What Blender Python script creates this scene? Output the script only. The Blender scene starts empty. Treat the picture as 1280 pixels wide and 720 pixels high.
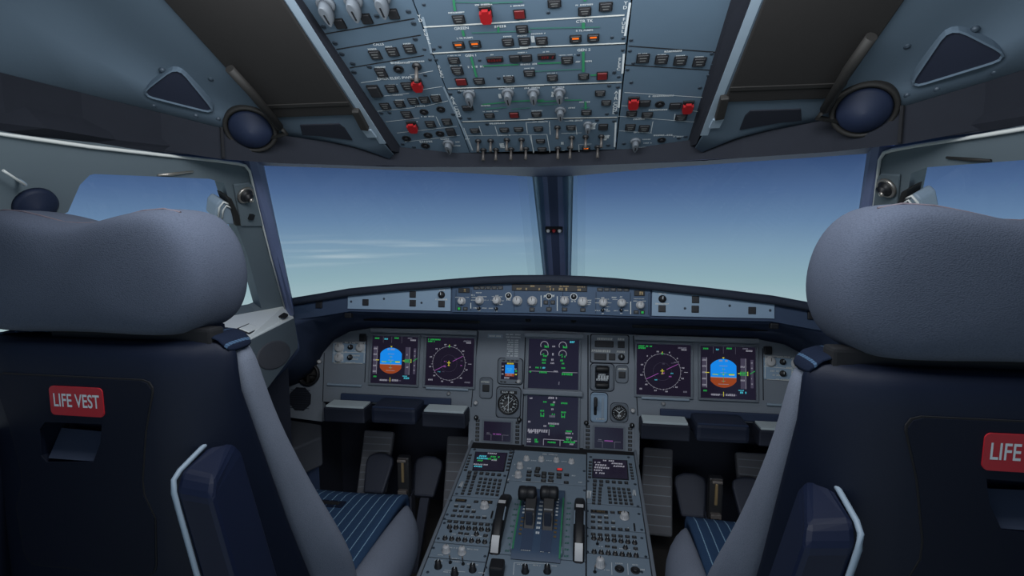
import bpy, bmesh, math, random
from mathutils import Vector, Matrix
V = Vector
SC = bpy.context.scene
COL = SC.collection
R = math.radians

# ------------------------------------------------------------------ camera
CAM = V((0.105, 0.0, 1.2))
FOC, YAW, PITCH = 640.0, R(8.2928), R(-6.3603)
cd = bpy.data.cameras.new('camera'); cam = bpy.data.objects.new('camera', cd); COL.objects.link(cam)
cd.sensor_width = 36; cd.lens = 18.0; cd.clip_start = 0.02; cd.clip_end = 500
cam.location = CAM; cam.rotation_euler = (R(90) + PITCH, 0, YAW)
SC.camera = cam

def ray(px, py):
    u, v = (px - 640) / FOC, -(py - 360) / FOC
    c, s = math.cos(PITCH), math.sin(PITCH)
    y, z = c - s * v, s + c * v
    c, s = math.cos(YAW), math.sin(YAW)
    return V((c * u - s * y, s * u + c * y, z))

def hit(px, py, P):            # P = (point, normal)
    d = ray(px, py)
    return CAM + d * ((P[0] - CAM).dot(P[1]) / d.dot(P[1]))

def atY(px, py, Y):
    d = ray(px, py); return CAM + d * (Y / d.y)
def atZ(px, py, Z):
    d = ray(px, py); return CAM + d * ((Z - CAM.z) / d.z)
def plane3(a, b, c):
    a, b, c = V(a), V(b), V(c)
    return (a, (b - a).cross(c - a).normalized())
def mir(p): return V((-p[0], p[1], p[2]))

class Frame:                   # a flat working plane: u across, v up, n towards the viewer
    def __init__(s, o, u, n):
        s.o = V(o); s.n = V(n).normalized(); u = V(u)
        s.u = (u - s.n * u.dot(s.n)).normalized(); s.v = s.n.cross(s.u).normalized()
        s.P = (s.o, s.n)
        s.R = Matrix((s.u, s.v, s.n)).transposed()
        s.M = Matrix.Translation(s.o) @ s.R.to_4x4()
    def uv(s, px, py):
        d = hit(px, py, s.P) - s.o
        return d.dot(s.u), d.dot(s.v)
    def pt(s, u, v, n=0): return s.o + s.u * u + s.v * v + s.n * n

# ------------------------------------------------------------------ materials
def lin(c):
    return tuple((x / 255 / 12.92) if x <= 10.3 else ((x / 255 + .055) / 1.055) ** 2.4 for x in c) + (1,)

def mat(name, c, rough=.5, metal=0, var=.06, scale=40, bump=0, bscale=300, spec=.5, emit=0, ecol=None):
    m = bpy.data.materials.new(name); m.use_nodes = True
    nt = m.node_tree; b = nt.nodes['Principled BSDF']; L = nt.links
    col = lin(c)
    b.inputs['Roughness'].default_value = rough; b.inputs['Metallic'].default_value = metal
    b.inputs['Specular IOR Level'].default_value = spec
    tc = nt.nodes.new('ShaderNodeTexCoord')
    nz = nt.nodes.new('ShaderNodeTexNoise'); nz.inputs['Scale'].default_value = scale; nz.inputs['Detail'].default_value = 4
    L.new(tc.outputs['Object'], nz.inputs['Vector'])
    mr = nt.nodes.new('ShaderNodeMapRange')
    mr.inputs['To Min'].default_value = 1 - var; mr.inputs['To Max'].default_value = 1 + var
    L.new(nz.outputs['Fac'], mr.inputs['Value'])
    mx = nt.nodes.new('ShaderNodeMix'); mx.data_type = 'RGBA'; mx.blend_type = 'MULTIPLY'
    mx.inputs[0].default_value = 1; mx.inputs[6].default_value = col
    L.new(mr.outputs['Result'], mx.inputs[7]); L.new(mx.outputs[2], b.inputs['Base Color'])
    if bump:
        n2 = nt.nodes.new('ShaderNodeTexNoise'); n2.inputs['Scale'].default_value = bscale; n2.inputs['Detail'].default_value = 2
        L.new(tc.outputs['Object'], n2.inputs['Vector'])
        bp = nt.nodes.new('ShaderNodeBump'); bp.inputs['Strength'].default_value = bump; bp.inputs['Distance'].default_value = .002
        L.new(n2.outputs['Fac'], bp.inputs['Height']); L.new(bp.outputs['Normal'], b.inputs['Normal'])
    if emit:
        b.inputs['Emission Color'].default_value = lin(ecol or c); b.inputs['Emission Strength'].default_value = emit
    return m

def fabric(name, c, c2, scale=560):
    m = mat(name, c, .95, var=.1, scale=18, spec=.15)
    nt = m.node_tree; L = nt.links; b = nt.nodes['Principled BSDF']
    tc = [n for n in nt.nodes if n.type == 'TEX_COORD'][0]
    mp = nt.nodes.new('ShaderNodeMapping'); mp.inputs['Scale'].default_value = (1, 1, 1.6)
    L.new(tc.outputs['Object'], mp.inputs['Vector'])
    vo = nt.nodes.new('ShaderNodeTexVoronoi'); vo.inputs['Scale'].default_value = scale
    L.new(mp.outputs['Vector'], vo.inputs['Vector'])
    mx = nt.nodes.new('ShaderNodeMix'); mx.data_type = 'RGBA'
    src = b.inputs['Base Color'].links[0].from_socket
    mr = nt.nodes.new('ShaderNodeMapRange'); mr.inputs['To Max'].default_value = .45
    L.new(vo.outputs['Distance'], mr.inputs['Value']); L.new(mr.outputs['Result'], mx.inputs[0])
    L.new(src, mx.inputs[6]); mx.inputs[7].default_value = lin(c2)
    L.new(mx.outputs[2], b.inputs['Base Color'])
    bp = nt.nodes.new('ShaderNodeBump'); bp.inputs['Strength'].default_value = .25; bp.inputs['Distance'].default_value = .001
    L.new(vo.outputs['Distance'], bp.inputs['Height']); L.new(bp.outputs['Normal'], b.inputs['Normal'])
    return m

def striped(name, base, line, spacing, width, axis=0):
    m = mat(name, base, .9, var=.12, scale=30, spec=.15, bump=.3, bscale=500)
    nt = m.node_tree; L = nt.links; b = nt.nodes['Principled BSDF']
    tc = [n for n in nt.nodes if n.type == 'TEX_COORD'][0]
    sx = nt.nodes.new('ShaderNodeSeparateXYZ'); L.new(tc.outputs['Object'], sx.inputs[0])
    def math_(op, a, bb):
        n = nt.nodes.new('ShaderNodeMath'); n.operation = op
        for i, q in enumerate((a, bb)):
            if isinstance(q, (int, float)): n.inputs[i].default_value = q
            else: L.new(q, n.inputs[i])
        return n.outputs[0]
    x = math_('DIVIDE', sx.outputs[axis], spacing)
    fr = math_('FRACT', math_('ADD', x, 100.5), 0)
    st = math_('LESS_THAN', fr, width)
    y = math_('FRACT', math_('DIVIDE', math_('ADD', sx.outputs[1], sx.outputs[2]), .006), 0)
    dash = math_('LESS_THAN', y, .72)
    f = math_('MULTIPLY', st, math_('ADD', math_('MULTIPLY', dash, .5), .4))
    mx = nt.nodes.new('ShaderNodeMix'); mx.data_type = 'RGBA'
    src = b.inputs['Base Color'].links[0].from_socket
    L.new(f, mx.inputs[0]); L.new(src, mx.inputs[6]); mx.inputs[7].default_value = lin(line)
    L.new(mx.outputs[2], b.inputs['Base Color'])
    return m

def glass(name, tint):
    m = bpy.data.materials.new(name); m.use_nodes = True; nt = m.node_tree; nt.nodes.clear()
    o = nt.nodes.new('ShaderNodeOutputMaterial'); t = nt.nodes.new('ShaderNodeBsdfTransparent'); g = nt.nodes.new('ShaderNodeBsdfGlossy')
    t.inputs[0].default_value = tint; g.inputs['Roughness'].default_value = .02
    x = nt.nodes.new('ShaderNodeMixShader'); x.inputs[0].default_value = .03
    nt.links.new(t.outputs[0], x.inputs[1]); nt.links.new(g.outputs[0], x.inputs[2]); nt.links.new(x.outputs[0], o.inputs[0])
    return m

M = {}
M['panel'] = mat('overhead_panel_paint', (81, 99, 115), .55, var=.05, scale=25, spec=.3)
M['pedpanel'] = mat('pedestal_panel_paint', (112, 127, 140), .55, var=.05, scale=25, spec=.3)
M['fcu'] = mat('blue_control_panel_paint', (62, 82, 106), .5, var=.06, scale=30, spec=.3)
M['main'] = mat('instrument_panel_grey', (116, 124, 133), .6, var=.05, scale=20, spec=.3)
M['maindark'] = mat('instrument_bezel_grey', (104, 112, 121), .6, var=.05, scale=20, spec=.3)
M['lightpanel'] = mat('pale_blue_panel_paint', (132, 154, 174), .55, var=.04, spec=.3)
M['lining'] = mat('ceiling_lining', (82, 97, 111), .8, var=.05, scale=6, spec=.2, bump=.05)
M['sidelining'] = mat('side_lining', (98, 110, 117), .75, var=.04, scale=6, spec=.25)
M['sill'] = mat('sill_top_window_lit', (232, 238, 236), .6, var=.04, scale=8, spec=.3)  # near-white holds the window light on the sill top
M['whitetrim'] = mat('white_edge_trim', (205, 208, 205), .5, spec=.4)
M['beam'] = mat('dark_beam_cover', (31, 34, 42), .85, var=.1, scale=50, spec=.2)
M['navy'] = mat('navy_plastic', (40, 52, 76), .6, var=.08, scale=30, spec=.3)
M['navyblue'] = mat('blue_post_paint', (104, 116, 150), .6, var=.06, spec=.3)
M['hood'] = mat('glareshield_leather', (44, 50, 62), .8, var=.1, scale=60, spec=.2, bump=.1)
M['hoodblue'] = mat('glareshield_blue', (56, 70, 92), .75, var=.08, spec=.2)
M['visor'] = mat('brown_visor_fabric', (40, 39, 39), .8, var=.06, scale=80, spec=.2)
M['visordark'] = mat('brown_visor_edge', (27, 26, 25), .7, var=.06)
M['shell'] = mat('seat_shell_plastic', (12, 20, 37), .6, var=.08, scale=14, spec=.22, bump=.06, bscale=600)
M['hatch'] = mat('seat_hatch_plastic', (9, 16, 32), .65, var=.08, scale=14, spec=.2, bump=.06, bscale=600)
M['pocket'] = mat('pocket_lit_slope', (52, 59, 75), .6, spec=.3)  # lighter tone stands for light caught on the pocket's sloped face
M['gap'] = mat('dark_gap', (10, 12, 18), .9)
M['rim'] = mat('grey_rim', (130, 146, 160), .5, spec=.4)
M['armrest'] = mat('armrest_blue', (14, 23, 46), .55, var=.08, scale=20, spec=.25)
M['fabric'] = fabric('grey_seat_fabric', (79, 86, 101), (47, 53, 65))
M['fabric2'] = fabric('bolster_fabric', (116, 123, 137), (76, 82, 95), 700)
M['stripe'] = striped('striped_seat_fabric', (42, 64, 92), (128, 160, 182), .024, .10)
M['stripedark'] = striped('dark_striped_fabric', (18, 27, 45), (66, 90, 116), .024, .10)
M['piping'] = mat('seat_piping', (92, 84, 92), .8)
M['black'] = mat('black_plastic', (24, 25, 28), .5, spec=.4)
M['btn'] = mat('button_cap', (38, 39, 42), .5, spec=.4)
M['btnface'] = mat('button_legend', (104, 106, 106), .6)
M['darkred'] = mat('dark_red_button', (96, 24, 26), .5)
M['red'] = mat('red_guard', (138, 22, 26), .45, spec=.4)
M['redsign'] = mat('red_label', (164, 28, 40), .5)
M['white'] = mat('white_print', (200, 206, 208), .7)
M['whitedim'] = mat('grey_print', (196, 203, 207), .7)
M['green'] = mat('green_flow_line', (42, 122, 84), .7)
M['greendim'] = mat('faint_green_line', (60, 108, 102), .7)
M['knob'] = mat('pale_knob', (180, 181, 182), .4, spec=.4)
M['rotary'] = mat('rotary_grip', (94, 100, 107), .45, spec=.3)
M['quadrant'] = mat('quadrant_blue_paint', (58, 77, 100), .5, spec=.3)
M['postrail'] = mat('post_rail_paint', (158, 168, 188), .5, spec=.3)
M['poststrip'] = mat('post_strip_paint', (62, 72, 98), .6, spec=.3)
M['pedal'] = mat('dark_blue_rubber', (20, 27, 43), .7)
M['table'] = mat('table_plastic', (25, 34, 54), .6)
M['under'] = mat('glareshield_underside', (60, 72, 96), .85, var=.1, scale=50, spec=.2)
M['slot'] = mat('slot_lining', (18, 23, 36), .7)
M['console'] = mat('console_grey', (54, 58, 66), .8)
M['knobgrey'] = mat('grey_knob', (140, 142, 144), .45, spec=.4)
M['metal'] = mat('brushed_metal', (170, 164, 156), .35, metal=.8)
M['lever'] = mat('toggle_metal', (82, 78, 76), .5, metal=.3)
M['brass'] = mat('brass', (150, 130, 96), .4, metal=.7)
M['screw'] = mat('dark_screw', (56, 68, 80), .5, metal=.3)
M['paletop'] = mat('pale_top_paint', (176, 188, 192), .6, spec=.3)
M['floor'] = mat('floor_covering', (44, 42, 40), .9, var=.15, scale=60, bump=.2)
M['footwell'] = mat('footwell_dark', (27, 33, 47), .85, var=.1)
M['footpad'] = mat('footrest_grey', (80, 82, 88), .8, var=.06)
M['bluefan'] = mat('blue_vent_disc', (24, 33, 54), .6, spec=.25)
M['recess'] = mat('navy_recess', (25, 32, 50), .7)
M['glasspane'] = glass('window_glass', (.95, .97, .98, 1))
def edge_haze(n, a):                 # glow beside the centre post, imitated by pale translucent strips on the glass
    m = bpy.data.materials.new(n); m.use_nodes = True; nt = m.node_tree; nt.nodes.clear()
    o = nt.nodes.new('ShaderNodeOutputMaterial'); t = nt.nodes.new('ShaderNodeBsdfTransparent'); g = nt.nodes.new('ShaderNodeBsdfTranslucent'); g.inputs[0].default_value = (.62, .86, .95, 1)
    x = nt.nodes.new('ShaderNodeMixShader'); x.inputs[0].default_value = a
    nt.links.new(t.outputs[0], x.inputs[1]); nt.links.new(g.outputs[0], x.inputs[2]); nt.links.new(x.outputs[0], o.inputs[0]); M[n] = m
edge_haze('edge_haze1', .5); edge_haze('edge_haze2', .3); edge_haze('edge_haze3', .12)
def em(n, c, e=1.0): return mat(n, (8, 8, 8), .3, emit=e, ecol=c, spec=.2)
M['screen'] = mat('screen_black', (16, 14, 22), .18, emit=1, ecol=(24, 20, 34), spec=.4)
M['e_white'] = em('display_white', (140, 140, 152), .9)
M['e_grey'] = em('display_grey', (96, 96, 110), .9)
M['e_green'] = em('display_green', (36, 160, 72), .9)
M['e_cyan'] = em('display_cyan', (70, 180, 200), .9)
M['e_mag'] = em('display_magenta', (150, 80, 160), .9)
M['e_yel'] = em('display_yellow', (210, 200, 60), .9)
M['e_blue'] = em('display_sky_blue', (20, 130, 225), 1.0)
M['e_brown'] = em('display_ground_brown', (140, 62, 30), 1.0)
M['e_orange'] = em('amber_lamp', (235, 110, 30), 1.2)
M['e_tape'] = em('display_tape', (66, 62, 80), .9)
M['e_red'] = em('display_red', (200, 50, 50), .9)

# ------------------------------------------------------------------ mesh building
class MB:
    def __init__(s, M=None, flip=False):
        s.bm = bmesh.new(); s.M = M or Matrix(); s.flip = flip; s.smooth = False
    def _v(s, p): return s.bm.verts.new(s.M @ V(p))
    def poly(s, pts, mi=0):
        f = s.bm.faces.new([s._v(p) for p in pts]); f.material_index = mi; f.smooth = s.smooth; return f
    def grid(s, rows, mi=0, closed_u=False, caps=False, smooth=True):
        vs = [[s._v(p) for p in r] for r in rows]
        n = len(rows[0])
        for i in range(len(rows) - 1):
            for j in range(n if closed_u else n - 1):
                k = (j + 1) % n
                try:
                    f = s.bm.faces.new((vs[i][j], vs[i][k], vs[i + 1][k], vs[i + 1][j])); f.material_index = mi; f.smooth = smooth
                except ValueError: pass
        if caps:
            for r in (vs[0], vs[-1]):
                try:
                    f = s.bm.faces.new(r); f.material_index = mi
                except ValueError: pass
        return s
    def box(s, c, d, mi=0, bev=0, seg=2, T=None):
        r = bmesh.ops.create_cube(s.bm, size=1.0)
        A = Matrix.Translation(V(c)) @ Matrix.Diagonal((d[0], d[1], d[2], 1))
        if T is not None: A = T @ A
        for v in r['verts']: v.co = A @ v.co
        fs = {f for v in r['verts'] for f in v.link_faces}
        es = list({e for v in r['verts'] for e in v.link_edges})
        for f in fs: f.material_index = mi
        vs = set(r['verts'])
        if bev:
            q = bmesh.ops.bevel(s.bm, geom=es, offset=bev, segments=seg, affect='EDGES', profile=.6)
            vs = set(q['verts']) | {v for v in vs if v.is_valid}
            for f in {f for v in vs for f in v.link_faces}: f.material_index = mi
            vs = {v for f in {f for v in vs for f in v.link_faces} for v in f.verts}
        for v in vs: v.co = s.M @ v.co
        return s
    def lathe(s, prof, seg=20, mi=0, T=None, smooth=True, cap=True):
        T = T or Matrix()
        rows = [[T @ V((r * math.cos(2 * math.pi * j / seg), r * math.sin(2 * math.pi * j / seg), z)) for j in range(seg)] for r, z in prof]
        return s.grid(rows, mi, True, cap, smooth)
    def cyl(s, c, r, h, seg=20, mi=0, r2=None):
        r2 = r if r2 is None else r2
        return s.lathe([(r, 0), (r2, h)], seg, mi, Matrix.Translation(V(c)), False)
    def prism(s, pts, z0, z1, mi=0, T=None):
        T = T or Matrix()
        a = [s._v(T @ V((p[0], p[1], z0))) for p in pts]; b = [s._v(T @ V((p[0], p[1], z1))) for p in pts]
        n = len(pts)
        for fs in [a[::-1], b] + [(a[i], a[(i + 1) % n], b[(i + 1) % n], b[i]) for i in range(n)]:
            f = s.bm.faces.new(fs); f.material_index = mi
        return s
    def extrude(s, pts, off, mi=0):      # world-space planar outline pushed by a vector
        off = V(off); a = [s._v(p) for p in pts]; b = [s._v(V(p) + off) for p in pts]; n = len(pts)
        for fs in [a[::-1], b] + [(a[i], a[(i + 1) % n], b[(i + 1) % n], b[i]) for i in range(n)]:
            f = s.bm.faces.new(fs); f.material_index = mi
        return s
    def holed(s, outer, holes, off, mi=0):      # outline with holes pushed by a vector
        off = V(off)
        es = []; loops = []
        for lp in [outer] + holes:
            vs = [s._v(p) for p in lp]; loops.append(vs)
            for i in range(len(vs)): es.append(s.bm.edges.new((vs[i], vs[(i + 1) % len(vs)])))
        r = bmesh.ops.triangle_fill(s.bm, use_beauty=True, use_dissolve=False, edges=es)
        fs = [f for f in r['geom'] if isinstance(f, bmesh.types.BMFace)]
        for f in fs: f.material_index = mi
        x = bmesh.ops.extrude_face_region(s.bm, geom=fs, use_keep_orig=True)
        mo = (s.M.to_3x3() @ off)
        for v in x['geom']:
            if isinstance(v, bmesh.types.BMVert): v.co += mo
            elif isinstance(v, bmesh.types.BMFace): v.material_index = mi
        return s
    def tube(s, pts, r, seg=8, mi=0, cap=True):
        pts = [V(p) for p in pts]; rows = []
        up = V((0, 0, 1))
        for i, p in enumerate(pts):
            t = (pts[min(i + 1, len(pts) - 1)] - pts[max(i - 1, 0)]).normalized()
            a = t.cross(up)
            if a.length < .05: a = t.cross(V((1, 0, 0)))
            a.normalize(); b = t.cross(a)
            rr = r[i] if isinstance(r, (list, tuple)) else r
            rows.append([p + a * rr * math.cos(2 * math.pi * j / seg) + b * rr * math.sin(2 * math.pi * j / seg) for j in range(seg)])
        return s.grid(rows, mi, True, cap)
    # flat print on a frame
    def quad(s, u0, v0, u1, v1, n=0, mi=0): s.poly([(u0, v0, n), (u1, v0, n), (u1, v1, n), (u0, v1, n)], mi)
    def line(s, a, b, w, n=0, mi=0):
        a, b = V((a[0], a[1], n)), V((b[0], b[1], n)); d = b - a
        if d.length < 1e-7: return
        p = V((-d.y, d.x, 0)).normalized() * w / 2
        s.poly([a - p, b - p, b + p, a + p], mi)
    def arc(s, c, r, a0, a1, w, n=0, mi=0, seg=24):
        q = [(R(a0 + (a1 - a0) * i / seg)) for i in range(seg + 1)]
        for i in range(seg):
            x, y = q[i], q[i + 1]
            s.poly([(c[0] + k * math.cos(t), c[1] + k * math.sin(t), n) for k, t in ((r - w / 2, x), (r + w / 2, x), (r + w / 2, y), (r - w / 2, y))], mi)
    def disc(s, c, r, n=0, mi=0, seg=20):
        s.poly([(c[0] + r * math.cos(2 * math.pi * i / seg), c[1] + r * math.sin(2 * math.pi * i / seg), n) for i in range(seg)], mi)
    def strokes(s, u, v, w, h, n=0, mi=0, rng=random):   # small print too fine to read
        k = max(1, round(w / (h * .8))); cw = w / k
        for i in range(k):
            x0 = u - w / 2 + i * cw; x1 = x0 + cw * .72; t = h * .27
            if rng.random() < .1: continue
            for seg in rng.sample(range(6), 4):
                if seg == 0: s.quad(x0, v - h / 2, x0 + t, v + h / 2, n, mi)
                elif seg == 1: s.quad(x1 - t, v - h / 2, x1, v + h / 2, n, mi)
                elif seg == 2: s.quad(x0, v + h / 2 - t, x1, v + h / 2, n, mi)
                elif seg == 3: s.quad(x0, v - t / 2, x1, v + t / 2, n, mi)
                elif seg == 4: s.quad(x0, v - h / 2, x1, v - h / 2 + t, n, mi)
                else: s.line((x0, v - h / 2), (x1, v + h / 2), t, n, mi)
    def text(s, txt, u, v, h, n=0, mi=0, rot=0, depth=0, mirror=False, bold=0.0, width=None):
        cu = bpy.data.curves.new('t', 'FONT'); cu.body = txt; cu.align_x = 'CENTER'; cu.align_y = 'CENTER'; cu.size = 1; cu.extrude = depth; cu.offset = bold
        ob = bpy.data.objects.new('t', cu); COL.objects.link(ob)
        dg = bpy.context.evaluated_depsgraph_get(); me = bpy.data.meshes.new_from_object(ob.evaluated_get(dg))
        bpy.data.objects.remove(ob); bpy.data.curves.remove(cu)
        xs = [q.co.x for q in me.vertices]; k = h / .72
        kx = k if width is None else width / (max(xs) - min(xs))
        T = s.M @ Matrix.Translation((u, v, n)) @ Matrix.Rotation(rot, 4, 'Z') @ Matrix.Diagonal((kx, k, k, 1))
        vs = [s.bm.verts.new(T @ q.co) for q in me.vertices]
        for p in me.polygons:
            try:
                f = s.bm.faces.new([vs[i] for i in p.vertices]); f.material_index = mi
            except ValueError: pass
        bpy.data.meshes.remove(me)
    def mesh(s, name, mats, recalc=True):
        if recalc: bmesh.ops.recalc_face_normals(s.bm, faces=s.bm.faces)
        me = bpy.data.meshes.new(name); s.bm.to_mesh(me); s.bm.free()
        for m in (mats if isinstance(mats, (list, tuple)) else [mats]): me.materials.append(M[m])
        return me

ROOTS = {}
def thing(name, label, cat, loc, group=None):
    o = bpy.data.objects.new(name, None); COL.objects.link(o); o.location = loc; o.empty_display_size = .02
    o['label'] = label; o['category'] = cat
    if group: o['group'] = group
    ROOTS[o.name] = V(loc); return o
def root_of(o):
    while o.parent: o = o.parent
    return o
def part(name, mb, mats, parent, label=None, smooth=False, mods=None, recalc=True):
    r = ROOTS[root_of(parent).name]
    bmesh.ops.translate(mb.bm, verts=mb.bm.verts, vec=-r)
    if smooth:
        for f in mb.bm.faces: f.smooth = True
    me = mb.mesh(name, mats, recalc)
    o = bpy.data.objects.new(name, me); COL.objects.link(o); o.parent = parent
    if label: o['label'] = label
    addmods(o, mods)
    return o
def addmods(o, mods):
    for k, v in (mods or {}).items():
        if k == 'bevel':
            b = o.modifiers.new('bevel', 'BEVEL'); b.width = v; b.segments = 2; b.limit_method = 'ANGLE'; b.angle_limit = R(35)
        if k == 'sub':
            b = o.modifiers.new('sub', 'SUBSURF'); b.levels = v; b.render_levels = v
        if k == 'solid':
            b = o.modifiers.new('solid', 'SOLIDIFY'); b.thickness = v; b.offset = 0
def struct(name, mb, mats, mods=None, smooth=False, recalc=True):
    if smooth:
        for f in mb.bm.faces: f.smooth = True
    o = bpy.data.objects.new(name, mb.mesh(name, mats, recalc)); COL.objects.link(o); o['kind'] = 'structure'
    addmods(o, mods); return o
def inst(name, me, parent, F, u, v, n=0, s=(1, 1, 1), rot=0, label=None):
    o = bpy.data.objects.new(name, me); COL.objects.link(o); o.parent = parent
    o.matrix_local = Matrix.Translation(F.pt(u, v, n) - ROOTS[root_of(parent).name]) @ F.R.to_4x4() @ Matrix.Rotation(rot, 4, 'Z') @ Matrix.Diagonal((s[0], s[1], s[2], 1))
    if label: o['label'] = label
    return o
def sub(name, me, parent, label=None):
    o = bpy.data.objects.new(name, me); COL.objects.link(o); o.parent = parent
    if label: o['label'] = label
    return o

# crops of the photograph used to read positions: (x0, y0, scale)
CR = dict(A=(370, 0, 3.6), B=(630, 0, 3.6), C1=(520, 0, 7.2), C2=(650, 0, 7.2), C3=(540, 90, 6.543), C4=(660, 90, 6.543), C5=(370, 0, 6.544),
          C6=(440, 60, 5.333), C7=(770, 100, 7.582), D1=(380, 400, 4.5), D2=(580, 400, 4.235), D3=(780, 400, 4.5), L=(455, 412, 8.676),
          EC=(655, 415, 4.65), ST=(590, 415, 4.64), RT=(730, 415, 4.64), RN=(790, 420, 8), P1=(520, 550, 4.235), P2=(670, 550, 4.235),
          F1=(565, 345, 9.846), F2=(690, 345, 9.846), X=(0, 0, 1))
def at(c, x, y):
    a, b, s = CR[c]; return a + x / s, b + y / s
def uv(F, c, x, y): return F.uv(*at(c, x, y))
def size(F, c, x, y, w, h):
    a = uv(F, c, x - w / 2, y); b = uv(F, c, x + w / 2, y); p = uv(F, c, x, y - h / 2); q = uv(F, c, x, y + h / 2)
    return math.hypot(b[0] - a[0], b[1] - a[1]), abs(p[1] - q[1])
rng = random.Random(7)

# ------------------------------------------------------------------ little hardware, shared meshes
def m_button(cap='btn', face='btnface', leg=True):
    b = MB(); b.box((0, 0, .125), (1, 1, .25), 0, .05, 1); b.box((0, 0, .3), (.84, .84, .3), 1, .08, 2)
    if leg:
        b.quad(-.28, .08, .28, .2, .456, 2); b.quad(-.22, -.2, .22, -.1, .456, 2)
    return b.mesh('push_button', ['black', cap, face])
def m_rotary():
    b = MB(); b.lathe([(.5, 0), (.5, .25), (.42, .32)], 24, 0)
    pts = [(.3 * math.sin(t), -.1 + .0 + (.8 if math.cos(t) < 0 else .5) * math.cos(t)) for t in [2 * math.pi * i / 24 for i in range(24)]]
    b.grid([[(x * k, y * (.94 if z > .8 else 1), z) for x, y in pts] for k, z in ((1.1, .3), (1.05, .6), (.95, .95), (.6, 1.05))], 0, True, True)
    b.box((0, -.35, 1.06), (.09, .6, .03), 1)
    return b.mesh('rotary_selector', ['rotary', 'black'])
def m_knob():
    b = MB(); b.lathe([(.5, 0), (.5, .12), (.4, .16), (.38, .75), (.33, .85), (.0, .86)], 24, 0)
    for i in range(12):
        t = 2 * math.pi * i / 12; b.box((.385 * math.cos(t), .385 * math.sin(t), .45), (.05, .05, .5), 0)
    b.box((0, .2, .865), (.06, .3, .02), 1)
    return b.mesh('knob', ['knob', 'black'])
def m_darkknob():
    b = MB(); b.lathe([(.5, 0), (.5, .1), (.4, .14), (.36, .8), (.0, .84)], 20, 0); b.box((0, .15, .85), (.08, .36, .03), 1)
    return b.mesh('knob', ['black', 'whitedim'])
def m_toggle():
    b = MB(); b.lathe([(.5, 0), (.5, .15), (.35, .25), (.35, .3)], 20, 0)
    b.tube([(0, 0, .2), (0, -.25, 1.0), (0, -.5, 1.8)], [.16, .2, .26], 10, 1)
    return b.mesh('toggle_switch', ['black', 'lever'])
def m_socket():
    b = MB(); b.lathe([(.5, 0), (.5, .2), (.38, .24), (.36, .08), (0, .08)], 24, 0); b.lathe([(.2, .08), (.2, .3), (0, .32)], 16, 1)
    return b.mesh('jack_socket', ['black', 'btn'])
def m_screw():
    b = MB(); b.lathe([(.5, 0), (.5, .15), (.4, .25), (0, .27)], 14, 0); b.box((0, 0, .28), (.75, .12, .02), 1)
    return b.mesh('screw', ['screw', 'black'])
def m_guard():
    b = MB(); b.box((0, .15, .1), (1.0, 1.1, .2), 1, .04, 1)
    out = [(-.46, .4), (-.46, -.35), (-.3, -.62), (.3, -.62), (.46, -.35), (.46, .4), (.25, .4), (.25, .62), (-.25, .62), (-.25, .4)]
    b.prism(out, .35, .62, 0); b.box((-.43, 0, .25), (.06, .7, .3), 0); b.box((.43, 0, .25), (.06, .7, .3), 0)
    return b.mesh('switch_guard', ['red', 'black'])
MS = dict(button=m_button(), red=m_button('darkred', 'darkred'), rotary=m_rotary(), knob=m_knob(), dknob=m_darkknob(), toggle=m_toggle(),
          socket=m_socket(), screw=m_screw(), guard=m_guard(), plain=m_button(leg=False))
b = MB(); b.quad(-.28, .08, .28, .3, .458, 0); MS['lamp'] = b.mesh('lamp', 'e_orange')

def put_button(T, F, c, x, y, w, h, kind='button', lamp=False, n=0, tall=.008, label=None, name='push_button'):
    u, v = uv(F, c, x, y); su, sv = size(F, c, x, y, w, h)
    o = inst(name, MS[kind], T, F, u, v, n, (su, sv, tall), 0, label)
    if lamp: sub('warning_lamp', MS['lamp'], o, 'amber fault lamp')
    return o
def put(T, F, name, kind, c, x, y, w, tall, rot=0, n=0, label=None):
    u, v = uv(F, c, x, y); su, _ = size(F, c, x, y, w, w)
    return inst(name, MS[kind], T, F, u, v, n, (su, su, tall), rot, label)

# ------------------------------------------------------------------ reference planes
LIN = (V((0, 0, 1.873)), V((0, .46, 1)))                       # ceiling lining
OH = Frame((0, 1.0, 1.447), (1, 0, 0), (0, -.458, -1))        # overhead panel
LF = Frame((0, 1.0, 1.413), (1, 0, 0), (0, -.46, -1))         # ceiling lining as a frame
MP = Frame((0, 1.7075, .829), (1, 0, 0), (0, -.982, .189))    # main instrument panel
PD = Frame((0, 1.178, .415), (1, 0, 0), (0, -.152, 1))        # centre pedestal top
FC = Frame((0, 1.4405, 1.0), (1, 0, 0), (0, -1, .13))         # glareshield face
WP = plane3((-.653, 1.057, 1.345), (-.735, .69, 1.337), (-.8, 1.4187, .9607))
wn = WP[1] if WP[1].x > 0 else -WP[1]
WL = Frame(WP[0], (.218, .976, .0), wn)                          # left side wall, n into the cockpit
WS = plane3((0, 1.58, 1.372), (-.663, 1.124, 1.355), (0, 1.88, 1.035))   # left windshield
SILLZ = .94
def both(pts, s): return [V(p) if s < 0 else mir(p) for p in pts]

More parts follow.
